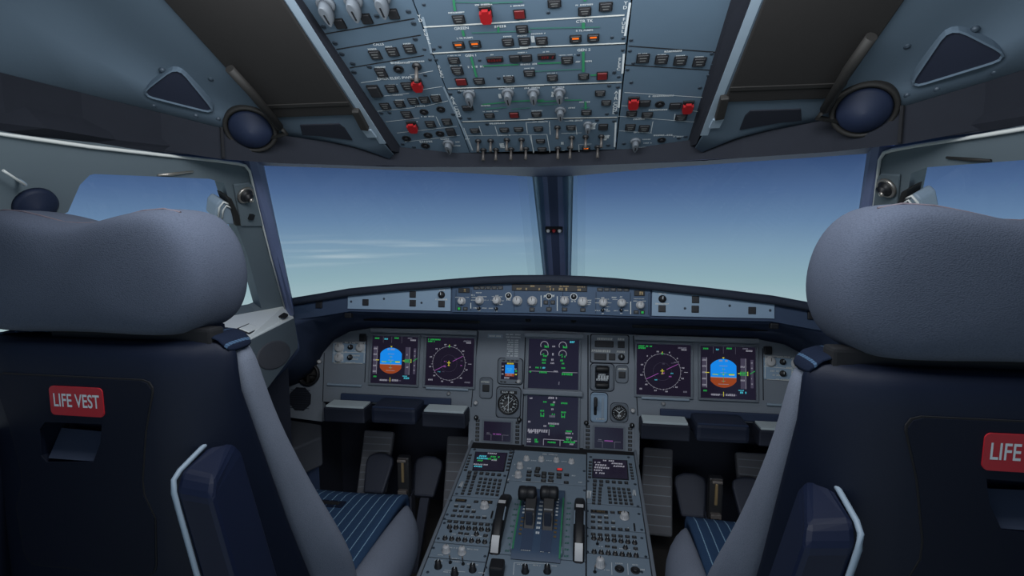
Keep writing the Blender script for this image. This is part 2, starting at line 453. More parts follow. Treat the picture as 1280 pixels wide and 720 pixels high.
# ------------------------------------------------------------------ ceiling lining, beams, header
def zl(y): return 1.873 - .46 * max(y, .35)
Bpx = [(0, 91, 163), (100, 116, 178), (200, 141, 189), (275, 160, 198), (347, 168.5, 203), (441, 176, 206), (484, 182.5, 207.5), (560, 190, 208), (640, 192, 208), (692, 192.5, 208)]
Bxy = [(-.745, .655), (-.722, .765), (-.685, .88), (-.613, .945), (-.52, 1.02), (-.387, 1.08), (-.318, 1.12), (-.20, 1.155), (-.08, 1.172), (0, 1.175)]
up_, lo_ = [], []
for (px, yu, yl), (bx, by) in zip(Bpx, Bxy):
    a = atY(px, yu, by); c = atY(px, yl, by)
    up_.append(V((a.x, by, a.z))); lo_.append(V((a.x, by, c.z)))
up_[-1].x = lo_[-1].x = 0
aft = [V((-1.0, -.3, 1.46)), V((-.86, .3, 1.445))]; aftl = [V((-1.0, -.3, 1.33)), V((-.86, .3, 1.335))]
up_ = aft + up_; lo_ = aftl + lo_

mb = MB()
for s in (-1, 1):
    rows = []
    for i, p in enumerate(up_[:9]):
        inner = V((-.325, [-.3, .3, .62, .75, .86, .93, .99, 1.05, 1.10][i], 0)); r = []
        outer = p.copy()
        if i == 8: inner = V((-.318, 1.10, 0))
        for k in range(17):
            t = k / 16; x = inner.x + (outer.x - inner.x) * t; y = inner.y + (outer.y - inner.y) * t
            drop = zl(outer.y) - outer.z
            z = zl(y) - (drop * t ** 14)
            r.append(V((x if s < 0 else -x, y, z)))
        rows.append(r)
    mb.grid(rows)
struct('ceiling', mb, 'lining', {'solid': .002})
# roof above the overhead recess
mb = MB(); mb.extrude([OH.pt(u, v, -.05) for u, v in ((-.36, -.2), (.36, -.2), (.36, .75), (-.36, .75))], OH.n * -.02)
struct('trim_1', mb, 'beam')
mb = MB()
full = [(V(a), V(b)) for a, b in zip(up_, lo_)]; full += [(mir(a), mir(b)) for a, b in full[-2::-1]]
rows = [[a for a, b in full], [b for a, b in full], [b + V((-.02 if b.x > .3 else .02 if b.x < -.3 else 0, .04, .01)) for a, b in full],
        [a + V((.05 * a.x, .03 if abs(a.x) < .6 else .0, .02)) for a, b in full]]
mb.grid(rows, smooth=False)
o = struct('trim_2', mb, 'beam', {'solid': .004})
# seam strips across the beam
for s, nm in ((-1, 'trim_3'), (1, 'trim_4')):
    mb = MB(); i = 5
    a, b_ = V(up_[i]), V(lo_[i]); d = V((.0035, .0026, 0)); off = V((.004, -.006, 0))
    mb.extrude(both([a + off, a + off + d, b_ + off + d, b_ + off], s), V((.004 * -s, -.003, 0)))
    struct(nm, mb, 'gap')
# header over the windshield
mb = MB(); hb = [atY(x, y, 1.0) for x, y in ()]
hpx = [(327, 207), (400, 209.5), (450, 211), (560, 215), (668, 221)]
hlow = [hit(x, y, WS) for x, y in hpx]; hlow.append(V((0, hlow[-1].y + .004, hlow[-1].z)))
htop = [lo_[5], lo_[6], lo_[7], lo_[9], lo_[10], lo_[11]]
htop = [h + V((0, .001, -.001)) for h in htop]
fl = list(zip(htop, hlow)); fl += [(mir(a), mir(b)) for a, b in fl[-2::-1]]
mb.grid([[a for a, b in fl], [a * .4 + b * .6 + V((0, 0, .01)) for a, b in fl], [b for a, b in fl], [b + V((0, .03, .02)) for a, b in fl]], smooth=True)
struct('trim_5', mb, 'navyblue')

# ------------------------------------------------------------------ windshield panes, posts
cp_l = [hit(x, y, WS) for x, y in ((668, 214), (681, 352))]
d = (cp_l[1] - cp_l[0]); cp_l[1] = cp_l[0] + d * 1.25
wso = [hit(327, 205, WS), hit(364, 376, WS)]; d = wso[1] - wso[0]; wso[1] = wso[0] + d * 1.12
cp_l = [V((-.03, 0, 1.42)), V((-.03, 0, .95))]
for q_ in cp_l: q_.y = WS[0].y - ((q_.x - WS[0].x) * WS[1].x + (q_.z - WS[0].z) * WS[1].z) / WS[1].y
for s, nm in ((-1, 'window_1'), (1, 'window_2')):
    g = both([wso[0] + (wso[0] - wso[1]) * .1, cp_l[0], cp_l[1], wso[1]], s)
    mb = MB(); mb.extrude(g, V((0, .012, .012)))
    struct(nm, mb, 'glasspane')
for s, nm in ((-1, 'glow_strip_left'), (1, 'glow_strip_right')):
    mb = MB(); f_ = []
    for x_ in (-.03, -.052, -.074, -.10):
        r = []
        for z_ in (1.42, 1.0): r.append(V((x_, WS[0].y - ((x_ - WS[0].x) * WS[1].x + (z_ - WS[0].z) * WS[1].z) / WS[1].y - .004, z_)))
        f_.append(both(r, s))
    mb.grid(f_, smooth=False)
    for i_, f in enumerate(mb.bm.faces): f.material_index = i_
    struct(nm, mb, ['edge_haze1', 'edge_haze2', 'edge_haze3'])
# centre post: box section with two paler rails
t0 = V((0, 1.568, 1.372)); t1 = V((0, 1.868, 1.035))
def postpt(px, py): return hit(px, py, (t0, V((0, (t1 - t0).z, -(t1 - t0).y))))
PF = Frame(t0, (1, 0, 0), V((0, (t1 - t0).z, -(t1 - t0).y)))
L0, L1 = (-.050, PF.uv(690, 214)[1]), (-.040, PF.uv(690, 345)[1])
def pw(v, frac): return frac * (L0[0] + (L1[0] - L0[0]) * (v - L0[1]) / (L1[1] - L0[1]))
post = thing('windshield_post', 'dark blue centre post between the two front windshields', 'post', t0)
v0, v1 = L0[1] + .04, L1[1] - .1
mb = MB(PF.M)
prof = [(1.0, -.05), (.86, .0), (.45, .012), (.2, .018), (-.2, .018), (-.45, .012), (-.86, 0), (-1.0, -.05)]
mb.grid([[(pw(v, f), v, n) for f, n in prof] for v in (v0, (v0 + v1) / 2, v1)], closed_u=True, caps=True, smooth=False)
part('post_body', mb, 'navyblue', post)
mb = MB(PF.M)
mb.grid([[(pw(v, f), v, n) for f, n in ((.3, .0185), (.18, .0195), (-.18, .0195), (-.3, .0185))] for v in (v0, v1)], smooth=False)
part('centre_strip', mb, 'poststrip', post, 'darker strip down the middle')
for sg in (-1, 1):
    mb = MB(PF.M); mb.grid([[(pw(v, sg * f), v, n) for f, n in ((.90, -.02), (.98, .016), (1.12, .016), (1.2, -.03))] for v in (v0, v1)], closed_u=True, caps=True, smooth=False)
    part('edge_rail', mb, 'postrail', post, 'paler grey-blue edge rail')
    mb = MB(PF.M); mb.grid([[(pw(v, sg * f), v, n) for f, n in ((1.19, -.03), (1.19, .006), (1.24, .006), (1.24, -.03))] for v in (v0, v1)], closed_u=True, caps=True, smooth=False)
    part('window_seal', mb, 'black', post)
ind = thing('eye_level_indicator', 'small eye position indicator with white, red and white balls on centre post', 'indicator', postpt(692, 280))
u, v = PF.uv(693, 280)
mb = MB(PF.M); mb.box((u, v, .027), (.056, .017, .012), 0, .002)
part('housing', mb, 'black', ind)
for du, c in ((-.0185, 'knob'), (0, 'red'), (.0185, 'knob')):
    mb = MB(PF.M); mb.lathe([(0, .041), (.0045, .039), (.0062, .034), (.0062, .031)], 14, 0, Matrix.Translation((u + du, v, 0)))
    part('ball', mb, c, ind, 'red ball' if c == 'red' else None)

# side posts (blue) between windshield and side frames
for s, nm in ((-1, 'trim_6'), (1, 'trim_7')):
    A = [hit(311, 200, WP), hit(357, 386, WP)]; A[1] = A[0] + (A[1] - A[0]) * 1.12
    B_ = [wso[0] + (wso[0] - wso[1]) * .05, wso[1]]
    mb = MB(); rows = []
    for t in (0, .5, 1):
        a = A[0].lerp(A[1], t); c = B_[0].lerp(B_[1], t); rows.append(both([a + V((-.03, 0, 0)), a, a.lerp(c, .3) + V((.006, 0, 0)), c, c + V((-.02, .03, .02))], s))
    mb.grid(rows, smooth=False); struct(nm, mb, 'navyblue', {'solid': .004})

# ------------------------------------------------------------------ side walls with the sliding windows
def wuv(px, py): return WL.uv(px, py)
op = [wuv(*q) for q in ((112, 219), (118, 217.5), (262, 223.5), (280, 229), (294, 278), (310, 322), (327, 386), (321, 388.5))]
vb = (WL.uv(*((300, 396)))[1])
bv0 = wuv(340, 387.5)[1]
opb = [(op[-1][0], op[-1][1]), (-.62, op[-1][1] - .02), (-.52, -.0)]
top0, top1 = wuv(41, 172), wuv(308, 204)
hole = [op[0], op[1], op[2], op[3], op[4], op[5], op[6], op[7], (-.45, bv0 + .004), (-.62, bv0 + .006), (-.66, bv0 + .05), wuv(85, 265), wuv(100, 231)]
cor = [wuv(300, 203.5), wuv(308, 206), wuv(312, 213), wuv(330, 290), wuv(357, 388)]
bv = bv0
outer = [(-1.4, .03), (-.55, .012), top0] + cor + [(cor[-1][0] + .01, bv), (-1.4, bv)]
for s, nm in ((-1, 'wall_left'), (1, 'wall_right')):
    mb = MB(); mb.holed(both([WL.pt(u, v) for u, v in outer], s), [both([WL.pt(u, v) for u, v in hole], s)], mir(WL.n * -.035) if s > 0 else WL.n * -.035)
    struct(nm, mb, 'sidelining')
for s, nm in ((-1, 'window_3'), (1, 'window_4')):
    g = both([WL.pt(u, v, -.03) for u, v in hole], s); c = sum(g, V()) / len(g)
    mb = MB(); mb.extrude([c + (p - c) * 1.03 for p in g], (mir(WL.n) if s > 0 else WL.n) * -.006)
    struct(nm, mb, 'glasspane')
# edge trim with its highlight put into white, along the top of the side frame and down the pillar
for s, nm in ((-1, 'trim_8'), (1, 'trim_9')):
    path = [WL.pt(u, v, .004) for u, v in [(-.46, top0[1] + .001), top0, wuv(110, 182), wuv(200, 192.5), wuv(270, 200), wuv(296, 203.5), wuv(305, 206), wuv(310.5, 213), wuv(320, 253), wuv(337, 320), wuv(355, 385)]]
    mb = MB(); mb.tube(both(path, s), [.002, .0032, .0032, .0032, .0032, .0036, .0034, .003, .0022, .002, .002], 8)
    struct(nm, mb, 'whitetrim')

# sill with window light put into its top colour, inner face with an oval recess
for s, nm in ((-1, 'trim_10'), (1, 'trim_11')):
    e0 = atZ(367, 398, SILLZ); e1 = atZ(305, 429, SILLZ); e2 = e1 + (e1 - e0).normalized() * .9; e2.x = -.62
    w0 = V((-.80, 1.43, SILLZ + .012)); w0b = WL.pt(op[7][0], bv, -.03); w2 = V((-1.12, .1, SILLZ + .012))
    e2 = e1 + V((.03, -.95, 0)); up1 = V((0, 0, 1)); IP_ = (e0, (e0 - e1).cross(up1))
    g0 = hit(373, 433, IP_); h0 = hit(337, 481, IP_); f0 = hit(312, 514, IP_)
    mb = MB()
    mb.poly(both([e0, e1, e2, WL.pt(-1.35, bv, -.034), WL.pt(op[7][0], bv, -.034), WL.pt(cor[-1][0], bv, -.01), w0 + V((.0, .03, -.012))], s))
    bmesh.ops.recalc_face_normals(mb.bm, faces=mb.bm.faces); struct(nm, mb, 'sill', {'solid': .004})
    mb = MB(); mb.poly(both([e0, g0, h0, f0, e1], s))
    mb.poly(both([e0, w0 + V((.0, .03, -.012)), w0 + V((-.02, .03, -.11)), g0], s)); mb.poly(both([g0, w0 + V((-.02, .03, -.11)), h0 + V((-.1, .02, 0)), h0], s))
    m2 = MB(); m2.poly(both([e1, e2, V((e2.x - .10, e2.y, .45)), V((f0.x - .04, e1.y, .45)), f0], s)); struct('trim_24' if s < 0 else 'trim_25', m2, 'hatch', {'solid': .003})
    bmesh.ops.remove_doubles(mb.bm, verts=mb.bm.verts, dist=.0005)
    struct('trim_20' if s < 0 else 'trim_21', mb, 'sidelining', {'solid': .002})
    rc = thing('sill_recess', 'oval recess in the sill below the ' + ('left' if s < 0 else 'right') + ' side window', 'recess', both([hit(341, 444, IP_)], s)[0])
    inn = IP_[1].normalized(); inn = inn if inn.x > 0 else -inn
    def ov(k, n): return both([hit(341 + k * 21 * math.cos(t) + 3 * math.sin(t) * k, 444 + k * 17 * math.sin(t) - 7 * k * math.cos(t), IP_) + inn * n for t in [2 * math.pi * i / 28 for i in range(28)]], s)
    mb = MB(); mb.grid([ov(1.0, .0015), ov(.97, .003), ov(.9, .0034), ov(.5, .003), ov(.01, .003)], closed_u=True)
    part('hand_recess', mb, 'footpad', rc)

def sidename(s): return 'left' if s < 0 else 'right'
SP_ = plane3(atZ(367, 398, SILLZ), atZ(305, 429, SILLZ), WL.pt(op[7][0], bv, -.034))
# fittings on the sill and on the pillar
for s in (-1, 1):
    n = V((0, 0, 1)); F = Frame(V((0, 0, SILLZ + .004)), (1, 0, 0), n)
    def q(px, py): 
        p = hit(px, py, SP_) + V((0, 0, .003)); return p if s < 0 else mir(p)
    sv = thing('sill_vent', 'small dark oval vent at the front end of the ' + sidename(s) + ' sill', 'vent', q(353, 395))
    c = q(353, 396); T = Matrix.Translation(c)
    SN = SP_[1] if SP_[1].z > 0 else -SP_[1]; ed = (atZ(367, 398, SILLZ) - atZ(305, 429, SILLZ)).normalized(); SN_ = SN if s < 0 else mir(SN); ed = ed if s < 0 else mir(ed)
    GF = Frame(c, SN_.cross(ed) * -1, SN_)
    mb = MB(GF.M); mb.prism([(.013 * math.cos(t) * (1.0), .030 * math.sin(t)) for t in [2 * math.pi * i / 20 for i in range(20)]], 0, .003)
    part('vent_mouth', mb, 'gap', sv)
    lid = thing('sill_latch_cover', 'small rectangular latch plate outlined in black on the ' + sidename(s) + ' sill', 'latch', q(311, 413))
    ang = (.2 if s < 0 else -.2)
    GF = Frame(q(311, 413), GF.u, GF.n); mb = MB(GF.M); mb.box((0, 0, .001), (.034, .070, .003), 0, .001, 1)
    part('frame', mb, 'black', lid)
    mb = MB(GF.M); mb.box((0, 0, .002), (.026, .060, .004), 0, .001, 1)
    part('plate', mb, 'sill', lid)
    # map light and switch on a raised pillar plate
    def w(px, py, n=0):
        p = hit(px, py, WP) + wn * n; return p if s < 0 else mir(p)
    FW = WL if s < 0 else Frame(mir(WL.o), (-.218, .976, 0) if False else (.218, -.976, 0), mir(wn))
    pl = thing('pillar_lamp', 'small dark reading lamp on its plate at the top of the ' + sidename(s) + ' side pillar', 'lamp', w(307, 255))
    mb = MB(); o_ = [(290, 229), (310, 227), (316, 232), (328, 282), (300, 282)]
    mb.extrude([w(x, y) for x, y in o_], (wn if s < 0 else mir(wn)) * .006)
    part('mounting_plate', mb, 'sidelining', pl, mods={'bevel': .003})
    mb = MB(); nn = wn if s < 0 else mir(wn); c = w(303.5, 241.5)
    T = Matrix.Translation(c) @ nn.to_track_quat('Z', 'Y').to_matrix().to_4x4()
    mb.M = T; mb.lathe([(.018, .004), (.018, .012), (.014, .014), (.010, .020), (.010, .024), (.0, .026)], 20)
    part('lamp_head', mb, 'black', pl)
    mb = MB(T); mb.lathe([(.019, .006), (.021, .010), (.019, .013)], 24); mb.lathe([(.005, .025), (.005, .028), (0, .029)], 12, 0, Matrix.Translation((.004, -.004, 0)))
    part('metal_ring', mb, 'metal', pl, 'shiny metal ring')
    mb = MB(Matrix.Translation(w(311, 269)) @ nn.to_track_quat('Z', 'Y').to_matrix().to_4x4()); mb.box((0, 0, .009), (.012, .014, .008), 0, .001)
    part('switch', mb, 'black', pl)
    # window latch
    lt = thing('window_latch', 'grey latch block with dark strap at the front of the ' + sidename(s) + ' side window', 'latch', w(278, 255))
    mb = MB(); mb.extrude([w(x, y, -.02) for x, y in ((266, 252), (272, 246), (283, 252), (289, 277), (276, 277), (264, 268))], nn * .035)
    part('latch_block', mb, 'rim', lt, mods={'bevel': .004})
    mb = MB(); mb.extrude([w(x, y, -.015) for x, y in ((276, 241), (282, 243), (292, 264), (294, 277), (287, 277), (284, 262))], nn * .036)
    part('strap', mb, 'visordark', lt, mods={'bevel': .002})
    mb = MB(); mb.tube([w(x, y, .016) for x, y in ((267, 267), (268, 255), (273, 248), (280, 251))], .0025, 8); part('wire_rim', mb, 'whitetrim', lt)
    mb = MB(); mb.tube([w(x, y, .018) for x, y in ((271, 268), (272, 258), (276, 252), (282, 255))], .002, 8)
    part('wire_rim', mb, 'whitetrim', lt)
    sl = thing('blind_rail', 'thin slot rail above the ' + sidename(s) + ' side window', 'rail', w(220, 216))
    mb = MB(); mb.tube([w(x, y, .003) for x, y in ((196, 218), (215, 216.5), (240, 213.5))], [.002, .003, .002], 8)
    part('rail', mb, 'metal' if s < 0 else 'visordark', sl)
    # aft wall things
    hp = thing('round_wall_cover', 'round navy cover on the wall behind the ' + sidename(s) + ' side window', 'cover', w(47, 252))
    mb = MB(Matrix.Translation(w(44, 256)) @ nn.to_track_quat('Z', 'Y').to_matrix().to_4x4()); mb.lathe([(.031, 0), (.030, .006), (.026, .010), (.0, .012)], 28)
    part('cover_disc', mb, 'bluefan', hp, smooth=True)
    gb = thing('wall_grab_handle', 'pale grab bar on the wall beside the ' + sidename(s) + ' seat', 'handle', w(10, 215))
    mb = MB(); mb.tube([w(x, y, .02) for x, y in ((-6, 205), (0, 209), (22, 223.5))], .0020, 10)
    part('bar', mb, 'whitetrim', gb)
    mb = MB(); mb.tube([w(22, 223.5, .02), w(22, 223.5, -.0)], .003, 8)
    part('bracket', mb, 'rim', gb)

# ------------------------------------------------------------------ ceiling fittings
for s in (-1, 1):
    def l(px, py, n=0):
        p = hit(px, py, LIN) + LF.n * n; return p if s < 0 else mir(p)
    vz = thing('sun_visor', 'dark brown stowed sun visor on the ' + sidename(s) + ' of the ceiling', 'sun visor', l(300, 60))
    ax = LF.uv(*(205, 0)); bx = LF.uv(352, 148); cx = LF.uv(438, 141); ex = LF.uv(438, 119); fx = LF.uv(354, 0)
    def lf(u, v, n): 
        p = LF.pt(u, v, n); return p if s < 0 else mir(p)
    uo, ui = -.518, -.338
    mb = MB(); mb.extrude([lf(uo, cx[1], 0), lf(ui, cx[1], 0), lf(ui, .72, 0), lf(uo, .72, 0)], LF.n * .006 if True else 0)
    part('visor_board', mb, 'visor', vz, mods={'bevel': .002})
    mb = MB(); v_ = LF.uv(398, 127)[1]; mb.extrude([lf(uo, v_ - .004, .006), lf(ui, v_ - .004, .006), lf(ui, v_ + .004, .006), lf(uo, v_ + .004, .006)], LF.n * .002)
    part('stiffener_bar', mb, 'visordark', vz)
    mb = MB(); mb.tube([lf(*LF.uv(290, 75), .018), lf(*LF.uv(318, 105), .02), lf(*LF.uv(352, 148), .02)], .008, 12)
    part('roller_tube', mb, 'visordark', vz)
    mb = MB(); mb.tube([lf(*LF.uv(352, 148), .02), lf(*LF.uv(361, 154), .024), lf(*LF.uv(340, 157), .03)], .0045, 10)
    part('visor_arm', mb, 'visordark', vz)
    # dark groove along the outer edge
    gr = thing('visor_catch', 'dark catch and pale pad at the inner front corner of the ' + sidename(s) + ' sun visor', 'catch', l(449, 150))
    mb = MB(); mb.extrude([l(x, y) for x, y in ((440, 134), (449, 134), (462, 158), (452, 157))], LF.n * .012)
    part('catch_body', mb, 'visordark', gr, mods={'bevel': .002})
    mb = MB(); mb.extrude([l(x, y) for x, y in ((453, 160), (464, 160), (471, 169), (460, 169))], LF.n * .006)
    part('pad', mb, 'rim', gr, 'pale grey pad')
    # lining strip beside the overhead panel
    # recessed navy slot in front of the visor
    st = thing('ceiling_slot', 'long dark slot in the pale ceiling ahead of the ' + sidename(s) + ' sun visor', 'slot', l(405, 163))
    mb = MB(); mb.extrude([l(x, y) for x, y in ((375, 155), (424, 153.5), (431, 159), (441, 174.5), (400, 169), (378, 168))], LF.n * .003)
    part('slot_mouth', mb, 'slot', st, mods={'bevel': .0015})
    # triangular light recess
    tr = thing('ceiling_triangle_lamp', 'rounded triangular navy lamp cover in the ' + sidename(s) + ' ceiling lining', 'lamp', l(222, 115))
    tri = [(175, 115), (223, 78), (273, 140)]
    pts = []; P = [V((x, y, 0)) for x, y in tri]
    for i in range(3):
        a, c, d_ = P[i - 1], P[i], P[(i + 1) % 3]
        for t in (0, .25, .5, .75, 1):
            p0 = c + (a - c).normalized() * 17; p1 = c + (d_ - c).normalized() * 17
            pts.append((1 - t) ** 2 * p0 + 2 * t * (1 - t) * c + t * t * p1)
    cen = sum(pts, V()) / len(pts)
    TP = plane3((-.689, .858, 1.438), (-.638, .873, 1.450), (-.623, .93, 1.421))
    def tp(p, n, k=1.0):
        e = cen + (p - cen) * k; h = hit(e.x, e.y, TP); h = h + LF.n * n; return h if s < 0 else mir(h)
    mb = MB(); mb.grid([[tp(p, -.01, 1.0) for p in pts], [tp(p, .006, 1.02) for p in pts], [tp(p, .008, .97) for p in pts], [tp(p, .003, .93) for p in pts]], closed_u=True, smooth=False)
    part('surround', mb, 'lining', tr)
    mb = MB(); mb.extrude([tp(p, .0, .94) for p in pts], LF.n * .005)
    part('cover', mb, 'recess', tr)
    # round vent
    rv = thing('round_air_outlet', 'round blue air outlet in a dark ring at the ' + sidename(s) + ' end of the ceiling', 'air outlet', l(318, 155))
    c = V((-.566, .975, 1.412)); c = c if s < 0 else mir(c); dirv = V((-.33 * s, -.85, -.75)).normalized(); c = c + dirv * .014
    T = Matrix.Translation(c) @ dirv.to_track_quat('Z', 'Y').to_matrix().to_4x4()
    mb = MB(T); mb.lathe([(.050, -.06), (.050, .004), (.047, .010), (.042, .008), (.042, -.01)], 32)
    part('ring', mb, 'visordark', rv, smooth=False)
    mb = MB(T); mb.lathe([(.040, -.012), (.040, .006), (.036, .012), (.0, .015)], 32)
    part('disc', mb, 'bluefan', rv)
    for (x, y) in ((203, 87), (264, 97), (192, 131), (245, 144), (273, 148)):
        st = thing('ceiling_stud', 'small round ceiling stud ' + {(203, 87): 'aft outboard of', (264, 97): 'inboard of', (192, 131): 'outboard of', (245, 144): 'just ahead of', (273, 148): 'well ahead of'}[(x, y)] + ' the ' + sidename(s) + ' triangular lamp cover', 'stud', l(x, y), 'ceiling studs')
        d_ = LF.n
        base = hit(x, y, TP) if y > 100 else hit(x, y, LIN) * .5 + hit(x, y, TP) * .5; base = base if s < 0 else mir(base)
        mb = MB(Matrix.Translation(base) @ LF.R.to_4x4()); mb.lathe([(.0055, -.006), (.0055, .003), (.004, .005), (0, .0055)], 14)
        part('stud_head', mb, 'screw', st)

# ------------------------------------------------------------------ overhead panels
ohx = [-.325, -.161, .162, .312]
vfront = OH.uv(640, 189.5)[1]; vaft = .52
def ohpanel(name, label, x0, x1, x0f=None, x1f=None):
    T = thing(name, label, 'control panel', OH.pt((x0 + x1) / 2, (vfront + vaft) / 2), 'overhead panel columns')
    mb = MB(OH.M)
    x0f = x0 if x0f is None else x0f; x1f = x1 if x1f is None else x1f
    mb.prism([(x0f, vfront), (x1f, vfront), (x1, vaft), (x0, vaft)], -.03, 0)
    part('panel_plate', mb, 'panel', T)
    return T
OL = ohpanel('overhead_panel', 'narrow overhead panel column with two red guards and white selectors at the top', -.345, -.1625, -.312, -.1605)
OC = ohpanel('overhead_panel', 'wide middle overhead panel column with green flow lines and amber lamps', -.160, .163, -.1585, .1625)
OR = ohpanel('overhead_panel', 'narrow overhead panel column with two red guards side by side in one row', .1655, .300, .165, .310)
def grooves(T, segs, name='groove', m='gap', w=.0022, n=.0005):
    for c, a, b_ in segs:
        mb = MB(OH.M); mb.line(uv(OH, c, *a), uv(OH, c, *b_), w, n); part(name, mb, m, T)
def prints(T, F, segs=(), scr=(), txt=(), m='whitedim', lw=.0012, n=.0007):
    mb = MB(F.M)
    for c, a, b_ in segs: mb.line(uv(F, c, *a), uv(F, c, *b_), lw, n)
    for c, x, y, w, h in scr:
        u, v = uv(F, c, x, y); su, sv = size(F, c, x, y, w, h); mb.strokes(u, v, su, sv, n, 0, rng)
    for t in txt:
        c, x, y, h, s = t[:5]; rot = t[5] if len(t) > 5 else 0
        u, v = uv(F, c, x, y); sv = size(F, c, x, y, h, h)[1]; mb.text(s, u, v, sv * 1.15, n, 0, rot, bold=.02)
    return part('lettering', mb, m, T)
# --- left column
grooves(OL, [('C5', (240, 275), (970, 150)), ('C5', (330, 403), (1020, 285)), ('C5', (440, 553), (1047, 452))])
prints(OL, OH, [('C6', (60, 230), (185, 212)), ('C6', (385, 180), (540, 150)), ('C6', (470, 275), (600, 255)), ('C6', (170, 420), (420, 395)), ('C6', (490, 385), (640, 350)), ('C6', (225, 490), (450, 465)),
                ('C6', (300, 565), (700, 520)), ('C6', (560, 455), (590, 520)), ('C6', (350, 625), (720, 580)), ('C6', (215, 318), (380, 300))],
       [('C5', 625, 400, 75, 14), ('C5', 760, 380, 60, 12), ('C5', 908, 355, 66, 12), ('C5', 860, 512, 160, 14), ('C5', 690, 545, 90, 9), ('C6', 195, 128, 60, 8),
        ('C6', 305, 310, 70, 10), ('C6', 455, 385, 70, 10), ('C6', 505, 455, 90, 8), ('C6', 620, 605, 60, 9), ('C6', 690, 625, 60, 7), ('C6', 700, 650, 50, 7), ('C6', 430, 88, 110, 9), ('C6', 410, 490, 60, 7),
        ('C6', 320, 345, 60, 6), ('C6', 415, 335, 50, 6), ('C6', 560, 310, 60, 6), ('C6', 480, 623, 120, 12), ('C6', 275, 243, 60, 7)],
       [('C5', 675, 362, 16, 'CALLS'), ('C6', 290, 97, 13, 'EVAC'), ('C6', 285, 200, 15, 'EMER ELEC PWR')])
for x, y, w, h in ((358, 190, 90, 85), (575, 150, 90, 85), (795, 110, 90, 85)): put_button(OL, OH, 'C5', x, y, w, h, 'plain')
for x, y in ((650, 445), (790, 420), (930, 395)): put_button(OL, OH, 'C5', x, y, 95, 72)
for x, y in ((225, 25), (450, -5), (680, -35)): put(OL, OH, 'rotary_selector', 'rotary', 'C5', x + 20, y, 150, .021, 0)
put_button(OL, OH, 'C6', 195, 162, 72, 62)
put(OL, OH, 'jack_socket', 'socket', 'C6', 310, 138, 68, .01)
put(OL, OH, 'toggle_switch', 'toggle', 'C6', 432, 118, 62, .016)
put_button(OL, OH, 'C6', 370, 252, 75, 52)
put(OL, OH, 'switch_guard', 'guard', 'C6', 438, 235, 70, .018, label='red guard beside a button')
put_button(OL, OH, 'C6', 152, 283, 78, 80, 'plain', tall=.014, name='guarded_button')
put_button(OL, OH, 'C6', 264, 268, 74, 52)
for x, y in ((222, 385), (318, 370), (408, 352), (484, 343), (560, 335)): put_button(OL, OH, 'C6', x, y, 66, 42)
put_button(OL, OH, 'C6', 366, 441, 70, 44)
for x, y in ((480, 425), (592, 407), (363, 602), (507, 580), (587, 570), (490, 650)): put(OL, OH, 'jack_socket', 'socket', 'C6', x, y, 58, .008)
put(OL, OH, 'switch_guard', 'guard', 'C6', 405, 515, 66, .018, label='red guard in the lower half of the column')
for x, y in ((523, 505), (633, 490)): put_button(OL, OH, 'C6', x, y, 64, 42)
put_button(OL, OH, 'C6', 660, 558, 60, 50, 'plain')
put(OL, OH, 'rotary_selector', 'rotary', 'C6', 642, 632, 72, .016)
for x, y in ((225, 218), (320, 352), (375, 440), (465, 520), (475, 588), (600, 545), (660, 130), (920, 93), (962, 190), (975, 318)): put(OL, OH, 'screw', 'screw', 'C5', x, y, 44, .004)
for x, y in ((488, 180), (195, 433), (250, 430), (672, 440), (413, 660), (338, 640)): put(OL, OH, 'screw', 'screw', 'C6', x, y, 26, .004)
# --- middle column
grooves(OC, [('C1', (130, 486), (1008, 437)), ('C2', (0, 432), (955, 393)), ('C3', (125, 141), (916, 112)), ('C4', (0, 112), (770, 87)), ('C3', (240, 411), (916, 391)), ('C4', (0, 389), (735, 374))], w=.002)
for sg_ in ([('C1', (150, 476), (1008, 428)), ('C2', (0, 423), (945, 384)), ('C3', (130, 132), (916, 103)), ('C4', (0, 104), (765, 79)), ('C1', (70, 240), (1008, 186)), ('C2', (0, 187), (940, 132)),
                ('C3', (250, 403), (916, 383)), ('C4', (0, 381), (730, 366))]):
    mb = MB(OH.M); mb.line(uv(OH, sg_[0], *sg_[1]), uv(OH, sg_[0], *sg_[2]), .0026, .0009); part('edge_highlight_strip', mb, 'whitetrim', OC)
grooves(OC, [('C1', (60, 150), (140, 480)), ('C3', (95, 120), (330, 640))], name='edge_bar', m='rim', w=.004)
for a, b_ in ((('C2', 990, 20), ('C2', 945, 320)), (('C2', 935, 480), ('C2', 920, 660)), (('C4', 752, 140), ('C4', 742, 290)), (('C4', 718, 410), ('C4', 708, 610))):
    mb = MB(OH.M); mb.line(uv(OH, *a), uv(OH, *b_), .0035, .0008); part('light_bar', mb, 'whitedim', OC, 'pale bar along the edge')
for c, a, b_, w in (('C1', (335, -30), (352, 95), .0045), ('C1', (420, 268), (432, 322), .005), ('C1', (742, 236), (742, 290), .004), ('C1', (495, 505), (545, 690), .005),
                    ('C1', (600, 590), (925, 576), .0035), ('C2', (570, 200), (572, 255), .006), ('C2', (570, 460), (570, 645), .0055), ('C2', (160, 566), (368, 560), .004), ('C2', (585, -20), (585, 8), .005),
                    ('C2', (635, 673), (690, 670), .005), ('C3', (410, 262), (640, 240), .004), ('C3', (650, 237), (916, 226), .0045), ('C4', (80, 240), (240, 232), .004), ('C4', (300, 228), (440, 225), .0035), ('C4', (470, 240), (472, 300), .005)):
    mb = MB(OH.M); mb.line(uv(OH, c, *a), uv(OH, c, *b_), w * .8, .0011); part('flow_line', mb, 'green', OC, 'bright green flow line')
